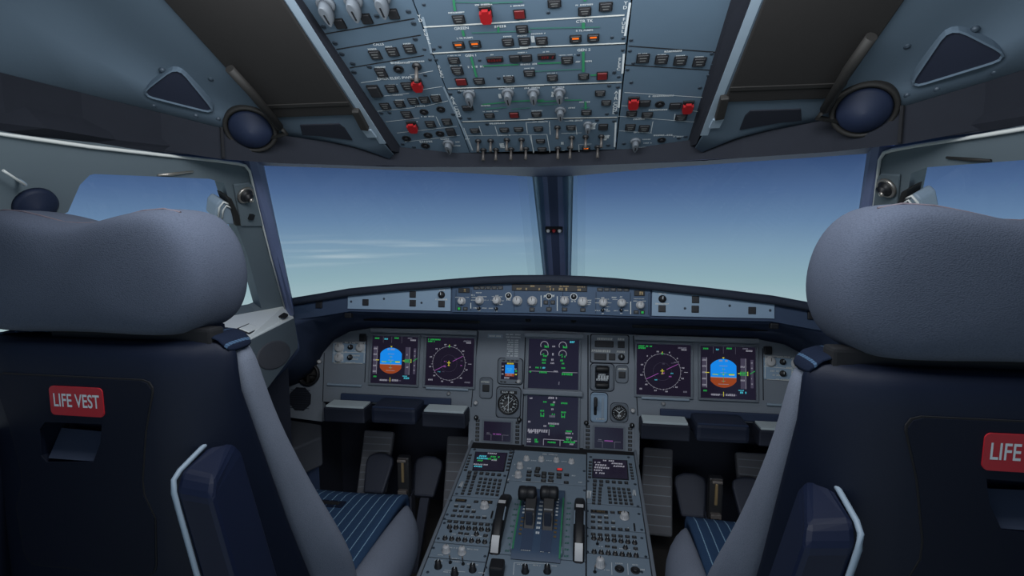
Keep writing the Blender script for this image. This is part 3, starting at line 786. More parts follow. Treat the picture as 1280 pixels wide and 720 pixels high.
for c, a, b_, w in (('C1', (660, 22), (960, 12), .003), ('C1', (500, 292), (900, 278), .0025), ('C2', (90, 250), (720, 240), .0025), ('C2', (100, 640), (560, 618), .0025), ('C3', (430, 300), (610, 285), .004),
                    ('C3', (650, 300), (800, 290), .003), ('C4', (430, 290), (505, 286), .003), ('C4', (80, 265), (240, 260), .003), ('C1', (345, 15), (690, 20), .002), ('C2', (0, 290), (100, 280), .0025)):
    mb = MB(OH.M); mb.line(uv(OH, c, *a), uv(OH, c, *b_), w, .001); part('flow_line', mb, 'greendim', OC, 'faint green flow line')
prints(OC, OH, [('C3', (260, 455), (335, 640)), ('C3', (385, 440), (410, 515)), ('C3', (280, 520), (800, 510)), ('C3', (515, 440), (540, 520)), ('C3', (770, 410), (780, 500)), ('C3', (800, 510), (835, 655)), ('C3', (770, 412), (916, 405)),
                ('C4', (175, 400), (182, 510)), ('C4', (155, 510), (180, 655)), ('C4', (20, 512), (155, 508)), ('C4', (25, 512), (45, 660)), ('C4', (270, 500), (440, 495)), ('C4', (415, 590), (418, 650)), ('C4', (390, 440), (400, 510)),
                ('C4', (300, 400), (445, 395)), ('C4', (420, 590), (520, 586)), ('C4', (275, 640), (300, 640))],
       [('C1', 365, 110, 150, 14), ('C1', 610, 38, 160, 14), ('C1', 920, 48, 140, 13), ('C1', 830, 325, 90, 12), ('C1', 955, 318, 90, 12), ('C1', 340, 497, 130, 9), ('C1', 360, 587, 110, 9), ('C1', 540, 598, 150, 18),
        ('C1', 690, 490, 40, 10), ('C1', 950, 470, 90, 10), ('C1', 830, 680, 90, 8), ('C1', 760, 235, 110, 22),
        ('C2', 580, 40, 160, 14), ('C2', 165, 300, 130, 12), ('C2', 235, 463, 60, 10), ('C2', 80, 575, 150, 14), ('C2', 85, 612, 90, 9), ('C2', 290, 655, 90, 7), ('C2', 575, 550, 150, 14), ('C2', 425, 492, 150, 8), ('C2', 118, 350, 18, 60), ('C2', 25, 470, 80, 8),
        ('C3', 280, 150, 130, 12), ('C3', 610, 132, 130, 12), ('C3', 820, 128, 130, 12), ('C3', 440, 272, 80, 12), ('C3', 560, 195, 30, 40), ('C3', 350, 180, 40, 10), ('C3', 535, 418, 130, 12), ('C3', 590, 515, 110, 10), ('C3', 290, 545, 40, 8), ('C3', 580, 600, 50, 40), ('C3', 480, 320, 130, 8),
        ('C3', 860, 315, 90, 8), ('C4', 250, 122, 130, 12), ('C4', 100, 405, 130, 10), ('C4', 395, 395, 110, 12), ('C4', 425, 455, 60, 45), ('C4', 540, 440, 50, 50), ('C4', 465, 243, 90, 10), ('C4', 360, 290, 60, 12), ('C4', 205, 180, 22, 40), ('C4', 320, 210, 40, 8), ('C4', 650, 535, 50, 40), ('C4', 300, 580, 60, 20)],
       [('C1', 410, 252, 22, 'GREEN'), ('C1', 440, 340, 14, 'L TK PUMPS'), ('C2', 580, 188, 22, 'CTR TK'), ('C2', 580, 272, 14, 'R TK PUMPS'), ('C2', 575, 447, 20, 'GEN 2'), ('C1', 495, 497, 18, 'GEN 1'),
        ('C2', 952, 25, 26, 'Y'), ('C2', 945, 66, 26, 'D'), ('C2', 936, 172, 24, 'F'), ('C2', 932, 208, 24, 'U'), ('C2', 928, 244, 24, 'E'), ('C2', 924, 280, 24, 'L'),
        ('C2', 898, 530, 22, 'E'), ('C2', 895, 560, 22, 'L'), ('C2', 892, 590, 22, 'E'), ('C2', 888, 620, 22, 'C'),
        ('C4', 722, 165, 20, 'A'), ('C4', 720, 190, 20, 'I'), ('C4', 718, 215, 20, 'R'), ('C4', 715, 255, 20, 'C'), ('C4', 713, 280, 20, 'O'), ('C4', 710, 305, 20, 'N'), ('C4', 708, 330, 20, 'D'),
        ('C1', 30, 145, 24, 'Y'), ('C1', 40, 180, 24, 'D'), ('C1', 78, 275, 24, 'F'), ('C1', 92, 310, 24, 'U'), ('C1', 106, 345, 24, 'E'), ('C1', 120, 380, 24, 'L'),
        ('C1', 208, 600, 22, 'E'), ('C1', 217, 628, 22, 'L'), ('C1', 226, 656, 22, 'E'), ('C1', 235, 684, 22, 'C'),
        ('C3', 165, 210, 20, 'A'), ('C3', 174, 232, 20, 'I'), ('C3', 183, 254, 20, 'R'), ('C3', 196, 292, 20, 'C'), ('C3', 204, 313, 20, 'O'), ('C3', 212, 334, 20, 'N'), ('C3', 220, 355, 20, 'D')])
for c, x, y, w, h, k, lamp in (('C1', 385, 168, 112, 72, 'button', 0), ('C1', 955, 258, 108, 70, 'button', 0), ('C1', 385, 402, 104, 66, 'button', 1), ('C1', 532, 393, 104, 66, 'button', 1), ('C1', 828, 375, 104, 66, 'button', 0),
        ('C1', 975, 368, 104, 66, 'button', 0), ('C1', 342, 540, 104, 58, 'button', 0), ('C1', 370, 626, 104, 58, 'button', 0), ('C1', 890, 523, 100, 62, 'plain', 0), ('C1', 995, 518, 100, 62, 'plain', 0), ('C3', 213, -5, 90, 44, 'button', 0),
        ('C2', 310, 28, 122, 68, 'button', 0), ('C2', 195, 362, 108, 68, 'button', 0), ('C2', 582, 97, 118, 74, 'button', 0), ('C2', 772, 55, 122, 80, 'button', 0), ('C2', 500, 345, 106, 66, 'button', 1), ('C2', 660, 335, 106, 66, 'button', 1),
        ('C2', 425, 537, 106, 64, 'button', 0), ('C2', 85, 655, 102, 56, 'button', 0), ('C3', 385, 70, 90, 48, 'button', 0), ('C3', 630, 57, 90, 48, 'button', 0), ('C3', 470, 353, 82, 38, 'button', 0), ('C3', 855, 342, 82, 38, 'button', 0),
        ('C4', 200, 43, 88, 50, 'button', 0), ('C4', 455, 33, 88, 46, 'button', 0), ('C4', 590, 170, 84, 44, 'button', 0), ('C4', 640, 248, 80, 40, 'button', 0), ('C4', 478, 328, 84, 40, 'button', 0),
        ('C3', 350, 476, 76, 34, 'button', 0), ('C3', 592, 470, 76, 34, 'button', 0), ('C3', 708, 466, 76, 34, 'button', 0), ('C3', 870, 462, 74, 36, 'button', 0), ('C4', 352, 452, 78, 36, 'button', 0), ('C4', 615, 446, 78, 48, 'plain', 0),
        ('C4', 103, 562, 72, 30, 'button', 0), ('C4', 115, 629, 72, 30, 'button', 0)):
    put_button(OC, OH, c, x, y, w, h, k, bool(lamp))
o = put_button(OC, OH, 'C4', 475, 620, 64, 30, 'button', True)
for c, x, y, w, h in (('C1', 932, 122, 108, 84), ('C3', 240, 75, 96, 58), ('C2', 740, 678, 102, 70), ('C3', 672, 347, 80, 46)):
    put_button(OC, OH, c, x, y, w, h, 'red', label='dark red button')
put_button(OC, OH, 'C3', 292, 292, 90, 40, 'plain')
put(OC, OH, 'switch_guard', 'guard', 'C1', 632, 110, 112, .02, label='red guard')
for c, x, y, w, tl in (('C3', 305, 175, 100, .016), ('C3', 620, 165, 100, .016), ('C3', 830, 160, 100, .016), ('C4', 258, 155, 100, .016), ('C4', 265, 310, 90, .014), ('C4', 490, 425, 76, .014)):
    put(OC, OH, 'rotary_selector', 'rotary', c, x, y, w, tl)
for c, x, y in (('C3', 378, 562), ('C3', 480, 560), ('C3', 612, 553), ('C3', 732, 552), ('C3', 420, 636), ('C3', 523, 634), ('C3', 647, 630), ('C3', 768, 626), ('C4', 240, 452), ('C4', 358, 534), ('C4', 472, 529), ('C4', 600, 525), ('C4', 245, 622), ('C4', 345, 618), ('C4', 570, 612)):
    put(OC, OH, 'toggle_switch', 'toggle', c, x, y, 52, .013)
for c, x, y, w, h in (('C1', 710, 530, 150, 46), ('C2', 240, 504, 162, 46)):
    u, v = uv(OH, c, x, y); su, sv = size(OH, c, x, y, w, h)
    mb = MB(OH.M); mb.box((u, v, .001), (su, sv, .004), 0, .0008, 1); o = part('battery_display', mb, 'black', OC)
    mb = MB(OH.M); mb.strokes(u, v, su * .85, sv * .5, .0034, 0, rng); part('digits', mb, 'darkred', o, 'dim red digits')
for c, x, y in (('C1', 70, 40), ('C1', 215, 418), ('C1', 160, 440), ('C1', 75, 442), ('C1', 180, 535), ('C1', 125, 535), ('C1', 572, 540), ('C2', 255, 112), ('C2', 828, 335), ('C2', 930, 342), ('C2', 925, 450), ('C2', 525, 490), ('C2', 850, 645), ('C2', 888, 690),
                ('C3', 545, 48), ('C3', 148, 178), ('C3', 222, 162), ('C3', 175, 345), ('C3', 232, 375), ('C3', 305, 378), ('C3', 450, 425), ('C4', 663, 112), ('C4', 735, 122), ('C4', 720, 330), ('C4', 645, 342), ('C4', 565, 393), ('C4', 705, 400), ('C4', 655, 598), ('C4', 705, 5)):
    put(OC, OH, 'screw', 'screw', c, x, y, 34, .004)
# --- right column
grooves(OR, [('B', (560, 206), (985, 236)), ('B', (545, 291), (945, 316))])
prints(OR, OH, [('C7', (80, 115), (820, 162)), ('C7', (50, 240), (110, 245)), ('C7', (20, 340), (740, 395)), ('C7', (350, 390), (330, 500)), ('C7', (30, 478), (340, 500)), ('C7', (560, 318), (550, 385)), ('C7', (730, 290), (780, 297)), ('C7', (350, 520), (640, 530))],
       [('C7', 430, 148, 240, 15), ('C7', 400, 280, 180, 14), ('C7', 220, 368, 110, 14), ('C7', 190, 495, 70, 10), ('C7', 450, 520, 180, 14), ('C7', 290, 560, 80, 9), ('C7', 300, 595, 80, 9), ('C7', 260, 635, 80, 8), ('C7', 590, 535, 90, 10), ('B', 762, 229, 80, 8), ('B', 625, 240, 40, 5), ('B', 710, 245, 40, 5), ('B', 795, 249, 40, 5), ('B', 880, 254, 40, 5)])
for x, y in ((625, 261), (709, 266), (793, 271), (879, 277)): put_button(OR, OH, 'B', x, y, 58, 40)
put_button(OR, OH, 'C7', 270, 218, 112, 58, 'plain'); put_button(OR, OH, 'C7', 560, 242, 110, 58, 'plain')
put(OR, OH, 'switch_guard', 'guard', 'C7', 165, 200, 104, .018, label='red guard at the inner end of the row')
put(OR, OH, 'switch_guard', 'guard', 'C7', 678, 238, 104, .018, label='red guard at the outer end of the row')
put(OR, OH, 'jack_socket', 'socket', 'C7', 415, 228, 92, .008); put(OR, OH, 'jack_socket', 'socket', 'C7', 432, 566, 80, .008)
for x, y, w, h in ((148, 315, 100, 48), (296, 327, 105, 50), (617, 351, 108, 50), (135, 445, 96, 58), (266, 456, 100, 60)): put_button(OR, OH, 'C7', x, y, w, h)
put(OR, OH, 'rotary_selector', 'rotary', 'C7', 185, 575, 100, .016)
for x, y in ((145, 22), (795, 72), (595, 550), (660, 536), (75, 602)): put(OR, OH, 'screw', 'screw', 'C7', x, y, 38, .004)
for x, y in ((572, 180), (970, 204), (566, 228), (582, 284), (935, 241), (940, 291), (920, 339), (556, 313)): put(OR, OH, 'screw', 'screw', 'B', x, y, 18, .004)
# dark sides of the overhead recess and the pale strips beside it
for s, nm in ((-1, 'trim_12'), (1, 'trim_13')):
    mb = MB()
    x1 = .345 if s < 0 else .30; xf = .3125 if s < 0 else .311
    a = [OH.pt(s * xf, vfront, -.001), OH.pt(s * x1, vaft, -.001)]
    b_ = [LF.pt(s * .318, LF.uv(485, 182)[1] - .02, .0), LF.pt(s * .338, .52, .0)]
    mb.grid([a, b_, [p + V((0, 0, .012)) for p in b_], [p + V((0, 0, .02)) for p in a]], closed_u=False, smooth=False)
    struct(nm, mb, 'beam', {'solid': .002})
    mb = MB(); mb.extrude([LF.pt(s * .319, LF.uv(485, 182)[1] + .01, .0), LF.pt(s * .333, LF.uv(485, 182)[1] + .01, .0), LF.pt(s * .338, .5, 0), LF.pt(s * .325, .5, 0)], LF.n * .002)
    struct('trim_14' if s < 0 else 'trim_15', mb, 'rim')

# ------------------------------------------------------------------ glareshield
lipt = [(363, 374), (400, 368), (435, 362), (500, 355.5), (565, 350), (605, 347), (640, 345.5), (692, 345.2), (692, 345)]
lp = [atY(x, y, 1.43) for x, y in lipt]; lp[-1] = V((0, 1.43, lp[-2].z)); lp = lp[:-2] + [lp[-1]]
lp = [V((-.84, 1.43, lp[0].z - .008))] + lp
full = lp + [mir(p) for p in lp[-2::-1]]
GS = thing('glareshield', 'dark arched glareshield hood running across under both windshields', 'glareshield', (0, 1.6, 1.0))
mb = MB()
prof = [(.02, -.0175), (-.002, -.017), (-.008, -.011), (-.006, -.003), (.008, .0), (.10, -.026), (.30, -.10), (.55, -.22)]
mb.grid([[V((p.x, p.y + a, p.z + b_)) for a, b_ in prof] for p in full])
part('hood', mb, 'hood', GS, mods={'solid': .006})
mb = MB(); bot = []
for p in full:
    x = abs(p.x); zb = .9595 if x < .6 else .9575 + (.937 - .9655) * (x - .6) / .18
    bot.append(zb)
mb.grid([[FC.pt(p.x, (p.z - .018 - 1.0), -.002) for p in full], [V((p.x, 1.4375, z)) for p, z in zip(full, bot)]], smooth=False)
part('face', mb, 'hoodblue', GS, mods={'solid': .002})
# underside, from the lower front edge forward to the instrument panel outline
top_px = [(345, 487), (372, 479), (389, 466), (396, 455), (404, 440), (418, 424), (437, 414), (465, 409.5), (530, 410.5), (600, 412.5), (692, 413)]
topo = [hit(x, y, MP.P) for x, y in top_px]; topo[-1].x = 0
fr = [atY(344, 470, 1.36), atY(360, 450, 1.40), atY(373, 432, 1.425), atY(367, 400, 1.437), V((-.72, 1.4375, .947)), V((-.66, 1.4375, .957)), V((-.60, 1.4375, .9655)), V((-.50, 1.4375, .9655)), V((-.38, 1.4375, .9655)), V((-.2, 1.4375, .9655)), V((0, 1.4375, .9655))]
A_ = fr + [mir(p) for p in fr[-2::-1]]; B_ = topo + [mir(p) for p in topo[-2::-1]]
mb = MB(); mb.grid([A_, [a.lerp(c, .06) + V((0, 0, -.008)) for a, c in zip(A_, B_)], [a.lerp(c, .5) + V((0, 0, .012)) for a, c in zip(A_, B_)], B_])
part('underside', mb, 'under', GS, mods={'solid': .003})
for s in (-1, 1):   # small square lights on the blue face ends and catches below
    f = FC.uv(399, 381); mb = MB(FC.M); mb.box((f[0] * -s, f[1], .001), (.02, .02, .006), 0, .002); part('end_button', mb, 'black', GS)
    a = atY(436, 394, 1.45); mb = MB(); mb.box((a.x * -s, 1.45, a.z), (.022, .016, .016), 0, .003); part('catch', mb, 'black', GS)
for x, y in ((660, 402), (717, 403)):
    a = atY(x, y, 1.56); a.z += .012; mb = MB(Matrix.Translation(a)); mb.lathe([(.008, .012), (.010, .0), (.008, -.012), (0, -.014)], 14); part('flood_light', mb, 'black', GS)
for x0, x1 in ((455, 600), (790, 960)):
    mb = MB(); a = atY(x0, 403, 1.60); c = atY(x1, 403.5, 1.60); mb.box(((a.x + c.x) / 2, 1.60, .908), (abs(c.x - a.x), .01, .012), 0, .003); part('flood_strip', mb, 'black', GS)

# warning light panels
for s in (-1, 1):
    o4 = [FC.uv(*q) for q in ((435.5, 369.8), (564, 357.5), (563.5, 389), (435, 386))]
    L_ = thing('warning_light_panel', 'pale blue panel on the glareshield ' + ('left' if s < 0 else 'right') + ' of the blue control unit', 'control panel', FC.pt(.45 * s, 0))
    mb = MB(FC.M); mb.prism([(u * -s, v) for u, v in o4], -.004, .004)
    part('plate', mb, 'lightpanel', L_, mods={'bevel': .001})
    FX = Frame(FC.pt(0, 0, .004), FC.u, FC.n)
    for x, y, k in ((457, 378, 1), (516, 368, 1), (516, 379, 1), (552, 380, 1), (552, 368.5, 0)):
        u, v = FX.uv(x, y)
        if k: inst('warning_light', MS['plain'], L_, FX, u * -s, v, 0, (.0195, .0195, .006))
        else: inst('speaker_knob', MS['dknob'], L_, FX, u * -s, v, 0, (.021, .021, .014))
    for x, y in ((439, 377), (480, 373.5), (527, 378.5)):
        u, v = FX.uv(x, y); inst('screw', MS['screw'], L_, FX, u * -s, v, 0, (.007, .007, .003))
    mb = MB(FX.M); u, v = FX.uv(552, 374.3); mb.strokes(u * -s, v, .036, .004, .0005, 0, rng); u, v = FX.uv(552, 362.5); mb.strokes(u * -s, v, .02, .004, .0005, 0, rng)
    u, v = FX.uv(516, 362.5); mb.strokes(u * -s, v, .02, .003, .0005, 0, rng)
    part('lettering', mb, 'whitetrim', L_)

# flight control unit
FX = Frame(FC.pt(0, 0, .006), FC.u, FC.n)
FU = thing('flight_control_unit', 'dark blue control unit with pale knobs in the middle of the glareshield', 'control unit', FC.pt(0, 0))
o4 = [FC.uv(*q) for q in ((566, 357), (620, 354.5), (692, 353.2), (692, 391.5), (566, 390))]; o4[2] = (0, o4[2][1]); o4[3] = (0, o4[3][1])
o4 = o4 + [(-o4[1][0], o4[1][1]), (-o4[0][0], o4[0][1])][::1]
poly = [o4[0], o4[1], o4[2], o4[5], o4[6], (-o4[4][0], o4[4][1]), o4[3], o4[4]]
mb = MB(FC.M); mb.prism(poly, -.004, .006); part('front_plate', mb, 'fcu', FU)
for x in (570, 589, 643, 686.5, 703.5, 745, 788, 811):
    u, v = FX.uv(x, 372); mb = MB(FX.M); mb.line((u, .030), (u, -.030), .0012, .0004, 0); part('seam', mb, 'beam', FU)
for c, a, b_ in (('F1', (232, 330), (232, 400)), ('F1', (1097, 240), (1097, 380)), ('F2', (65, 250), (65, 430)), ('F2', (968, 315), (968, 470))): mb = MB(FX.M); mb.line(uv(FX, c, *a), uv(FX, c, *b_), .0022, .0008); part('divider', mb, 'whitetrim', FU)
mb = MB(FX.M)
for c, x, y, w, h in (('F1', 330, 205, 70, 12), ('F1', 258, 235, 45, 14), ('F1', 270, 262, 60, 9), ('F1', 400, 255, 60, 9), ('F1', 265, 297, 60, 9), ('F1', 425, 297, 50, 9), ('F1', 550, 240, 50, 9), ('F1', 505, 252, 30, 9), ('F1', 600, 255, 40, 9), ('F1', 500, 297, 40, 9), ('F1', 625, 305, 30, 9), ('F1', 605, 350, 40, 12),
                      ('F1', 285, 393, 50, 14), ('F1', 400, 395, 55, 12), ('F1', 480, 398, 55, 10), ('F1', 335, 425, 30, 12), ('F1', 542, 430, 35, 12), ('F1', 698, 290, 50, 22), ('F1', 1145, 250, 30, 30), ('F1', 1245, 245, 40, 26), ('F1', 75, 262, 70, 8), ('F1', 190, 262, 40, 8), ('F1', 450, 155, 350, 8),
                      ('F2', 625, 265, 40, 10), ('F2', 560, 280, 60, 9), ('F2', 680, 285, 50, 9), ('F2', 555, 330, 50, 9), ('F2', 705, 330, 50, 9), ('F2', 690, 378, 50, 10), ('F2', 560, 425, 60, 10), ('F2', 665, 410, 50, 12), ('F2', 690, 430, 50, 10), ('F2', 625, 460, 30, 12), ('F2', 765, 265, 60, 16), ('F2', 850, 258, 30, 14), ('F2', 780, 290, 70, 8),
                      ('F2', 910, 330, 60, 9), ('F2', 785, 428, 50, 10), ('F2', 915, 425, 50, 12), ('F2', 852, 460, 30, 12), ('F2', 265, 312, 60, 16), ('F2', 462, 300, 50, 14), ('F2', 460, 328, 50, 14), ('F2', 455, 350, 40, 10), ('F2', 1025, 308, 50, 9), ('F2', 1130, 308, 50, 9), ('F2', 1070, 280, 130, 7), ('F2', 150, 255, 110, 8), ('F2', 380, 265, 100, 8)):
    u, v = uv(FX, c, x, y); su, sv = size(FX, c, x, y, w, h); mb.strokes(u, v, su, sv, .0007, 0, rng)
part('lettering', mb, 'whitetrim', FU)
for c, x, y, d, t, k in (('F1', 120, 308, 78, .02, 'knob'), ('F1', 340, 300, 84, .024, 'knob'), ('F1', 552, 300, 84, .024, 'knob'), ('F1', 805, 305, 96, .022, 'knob'), ('F1', 988, 308, 96, .022, 'knob'),
                         ('F2', 155, 305, 90, .024, 'knob'), ('F2', 378, 318, 100, .022, 'knob'), ('F2', 630, 328, 88, .024, 'knob'), ('F2', 858, 332, 88, .024, 'knob'), ('F2', 1085, 358, 84, .022, 'knob'),
                         ('F1', 695, 242, 46, .008, 'dknob'), ('F1', 1193, 250, 44, .008, 'dknob'), ('F2', 268, 255, 52, .008, 'dknob'), ('F1', 332, 398, 34, .012, 'dknob'), ('F1', 545, 402, 34, .012, 'dknob'), ('F2', 622, 420, 34, .012, 'dknob'), ('F2', 850, 418, 34, .012, 'dknob')):
    u, v = uv(FX, c, x, y); su, _ = size(FX, c, x, y, d * 1.25, d)
    if k == 'knob': mb = None
    inst('knob' if t > .01 else 'push_knob', MS[k], FU, FX, u, v, 0, (su, su, t), 0, 'small dark knob' if k == 'dknob' else None)
    if c + str(x) in ('F1695', 'F11193', 'F2268'):
        mb = MB(FX.M); mb.arc((u, v), su * .62, 0, 360, .0018, .0008); part('knob_ring', mb, 'whitetrim', FU)
for c, x, y, w, h, lab in (('F1', 985, 413, 66, 52, 0), ('F1', 1155, 325, 56, 50, 0), ('F1', 1240, 325, 56, 50, 0), ('F1', 1193, 410, 66, 52, 0), ('F2', 155, 412, 66, 46, 0), ('F2', 380, 418, 66, 46, 0),
                           ('F1', 88, 402, 50, 44, 1), ('F1', 165, 404, 56, 44, 0), ('F2', 1035, 445, 62, 44, 0), ('F2', 1112, 448, 56, 44, 1)):
    u, v = uv(FX, c, x, y); su, sv = size(FX, c, x, y, w, h)
    o = inst('push_button', MS['button'], FU, FX, u, v, 0, (su, sv, .006))
    if lab:
        mb = MB(); mb.quad(-.26, -.3, .26, .32, .47); sub('green_lamp', mb.mesh('green_lamp', 'e_green'), o, 'lit green lamp')
for c, x0, x1, y, n_, h in (('F1', 262, 632, 145, 5, 46), ('F2', 552, 955, 168, 5, 46)):
    for i in range(n_):
        x = x0 + (i + .5) * (x1 - x0) / n_; u, v = uv(FX, c, x, y); su, sv = size(FX, c, x, y, (x1 - x0) / n_ * .92, h); inst('push_button', MS['button'], FU, FX, u, v, 0, (su, sv, .005))
for c, x, y, w, h, col in (('F1', 150, 178, 140, 58, 'e_yel'), ('F2', 1075, 212, 130, 66, 'e_orange')):
    u, v = uv(FX, c, x, y); su, sv = size(FX, c, x, y, w, h); mb = MB(FX.M); mb.box((u, v, .001), (su, sv, .004), 0, .0008, 1); o = part('pressure_display', mb, 'black', FU)
    mb = MB(FX.M); mb.strokes(u + su * .2, v, su * .4, sv * .6, .0034, 0, rng); part('digits', mb, 'brass', o, 'dull yellow digits')
a = uv(FX, 'F1', 738, 145); c = uv(FX, 'F2', 432, 148); mb = MB(FX.M); mb.box(((a[0] + c[0]) / 2, (a[1] + c[1]) / 2, .001), (c[0] - a[0], .019, .004), 0, .001, 1); o = part('autopilot_display', mb, 'black', FU)
mb = MB(FX.M); w = c[0] - a[0]; y0 = (a[1] + c[1]) / 2
for f, ww, dy, h in ((.10, .07, -.004, .005), (.2, .03, -.004, .006), (.28, .06, .004, .004), (.36, .05, -.004, .006), (.5, .06, .003, .003), (.55, .08, -.004, .006), (.66, .06, -.003, .007), (.75, .07, -.003, .008), (.7, .12, .005, .003), (.92, .1, .004, .003), (.9, .05, -.004, .006)): mb.strokes(a[0] + f * w, y0 + dy, ww * w, h, .0035, 0, rng)
part('digits', mb, 'brass', o, 'dull yellow digits')

# ------------------------------------------------------------------ main instrument panel
IP = thing('instrument_panel', 'grey main instrument panel below the glareshield carrying all the screens', 'instrument panel', MP.pt(0, 0))
lft = [(692, 409), (600, 411), (465, 407.5), (436, 412), (417, 422.5), (403, 439), (395, 455), (384, 476), (343, 487), (341, 519), (402.5, 527), (403.5, 502), (586.5, 509), (585, 568)]
lu = [MP.uv(*q) for q in lft]; lu[0] = (0, lu[0][1])
MPX = lambda px, py: MP.uv(px, py)
outl = lu + [(-u, v) for u, v in lu[:0:-1]]
mb = MB(MP.M); mb.prism(outl, -.02, 0); part('panel_plate', mb, 'main', IP)
TOPN = .0035
F0 = Frame(MP.pt(0, 0, .0008), MP.u, MP.n)
def lr(s, pts): return [(u * -s, v) for u, v in pts]
for s in (-1, 1):
    mb = MB(MP.M)
    a = MP.uv(400, 455)[0]; 
    for p, q in (((405.5, 441), (403.5, 502)), ((459, 420), (456, 478)), ((598, 414), (589, 509))):
        A, B = MP.uv(*p), MP.uv(*q); mb = MB(MP.M); mb.line((A[0] * -s, A[1]), (B[0] * -s, B[1]), .003, .0009); part('seam', mb, 'beam', IP)
    # hood bar above the pair of screens, lower slot and handles
    mb = MB(MP.M); A, B = MP.uv(464, 413.5), MP.uv(597, 417.5); mb.box(((A[0] + B[0]) / 2 * -s, (A[1] + B[1]) / 2 + .003, .008), (B[0] - A[0], .017, .016), 0, .004)
    part('screen_hood_bar', mb, 'main', IP)
    mb = MB(MP.M); A, B = MP.uv(427, 496), MP.uv(564.5, 502.5); mb.box(((A[0] + B[0]) / 2 * -s, (A[1] + B[1]) / 2, .004), (B[0] - A[0], .027, .012), 0, .004)
    part('table_slot_bar', mb, 'navy', IP, 'dark navy bar below the screens')
    for p, q in (((410, 480), (453, 482)), ((533, 484.5), (586, 487))):
        A, B = MP.uv(*p), MP.uv(*q); mb = MB(MP.M); mb.box(((A[0] + B[0]) / 2 * -s, (A[1] + B[1]) / 2, .004), (B[0] - A[0], .008, .012), 0, .003); part('ledge', mb, 'rim', IP)
    A = MP.uv(561, 492); mb = MB(MP.M @ Matrix.Translation((A[0] * -s, A[1], 0))); mb.lathe([(.007, 0), (.005, .008), (0, .01)], 14); part('knob', mb, 'knobgrey', IP)
    for q in ((595, 503.5), (400, 452)):
        A = MP.uv(*q); mb = MB(MP.M @ Matrix.Translation((A[0] * -s, A[1], 0))); mb.lathe([(.008, 0), (.006, .012), (0, .014)], 14); part('knob', mb, 'knob' , IP)
    # outboard audio and lighting sub-panel
    sp = thing('lighting_subpanel', 'small knob panel outboard of the ' + ('left' if s < 0 else 'right') + ' flight display', 'control panel', MP.pt(MP.uv(437, 437)[0] * -s, MP.uv(437, 437)[1]))
    A, B = uv(MP, 'D1', 165, 130), uv(MP, 'D1', 345, 245); mb = MB(MP.M); mb.box(((A[0] + B[0]) / 2 * -s, (A[1] + B[1]) / 2, .001), (B[0] - A[0], A[1] - B[1], .005), 0, .002); part('plate', mb, 'lightpanel', sp)
    FS = Frame(MP.pt(0, 0, .0035), MP.u, MP.n)
    mb = MB(FS.M)
    for a, b_ in (((165, 185), (345, 180)), ((170, 242), (330, 244)), ((170, 125), (170, 240)), ((340, 125), (338, 240)), ((290, 125), (335, 128)), ((220, 182), (220, 235))):
        a, b_ = uv(FS, 'D1', *a), uv(FS, 'D1', *b_); mb.line((a[0] * -s, a[1]), (b_[0] * -s, b_[1]), .0018, .0006)
    for x, y, w, h in ((260, 128, 60, 8), (200, 130, 50, 8), (310, 172, 50, 7), (215, 178, 60, 7), (290, 200, 50, 8), (285, 220, 40, 8), (260, 240, 60, 7)):
        u, v = uv(FS, 'D1', x, y); su, sv = size(FS, 'D1', x, y, w, h); mb.strokes(u * -s, v, su, sv, .0006, 0, rng)
    part('lettering', mb, 'whitetrim', sp)
    for x, y, d, k in ((200, 155, 52, 'knobk'), (318, 155, 50, 'knobk'), (198, 212, 50, 'knobk'), (263, 152, 28, 'dknob'), (260, 210, 30, 'dknob')):
        u, v = uv(FS, 'D1', x, y); su, _ = size(FS, 'D1', x, y, d, d); inst('knob', MS['knob' if k == 'knobk' else k], sp, FS, u * -s, v, 0, (su, su, .014), 0, 'small dark knob' if k == 'dknob' else None)
    A = uv(MP, 'D1', 333, 99); mb = MB(MP.M); mb.box((A[0] * -s, A[1], .003), (.024, .026, .01), 0, .003); part('sensor_window', mb, 'black', IP)
    # loudspeaker grille and air outlet
    A = MP.uv(375.5, 498.5)
    sk = thing('speaker_grille', 'dark eight-sided loudspeaker grille at the ' + ('left' if s < 0 else 'right') + ' end of the instrument panel', 'speaker', MP.pt(A[0] * -s, A[1]))
    mb = MB(MP.M @ Matrix.Translation((A[0] * -s, A[1], 0)) @ Matrix.Rotation(R(22.5), 4, 'Z')); mb.lathe([(.044, -.002), (.044, .003), (.040, .003), (.0, .0015)], 8, 0, None, False)
    part('grille', mb, 'beam', sk)
    mb = MB(MP.M @ Matrix.Translation((A[0] * -s, A[1], .0032)))
    for i in range(-4, 5): mb.line((-.038, i * .008), (.038, i * .008), .0015, .0002 + .0003)
    part('grille_bars', mb, 'hood', sk)
    A = MP.uv(387, 467.5)
    av = thing('panel_air_outlet', 'black round air outlet at the ' + ('left' if s < 0 else 'right') + ' shoulder of the instrument panel', 'air outlet', MP.pt(A[0] * -s, A[1]))
    T = MP.M @ Matrix.Translation((A[0] * -s, A[1], .002))
    mb = MB(T); mb.lathe([(.040, -.004), (.042, .010), (.037, .014), (.033, .010), (.031, -.003)], 28); part('ring', mb, 'black', av, smooth=False)
    mb = MB(T); mb.lathe([(.032, 0), (.0, .001)], 24); mb.box((0, 0, .006), (.06, .006, .008), 0); mb.box((0, 0, .006), (.006, .06, .008), 0); part('louvre', mb, 'visordark', av)
    A = MP.uv(349.5, 495.5); mb = MB(MP.M @ Matrix.Translation((A[0] * -s, A[1], 0))); mb.lathe([(.008, 0), (.006, .009), (0, .011)], 14); part('knob', mb, 'knob', IP)

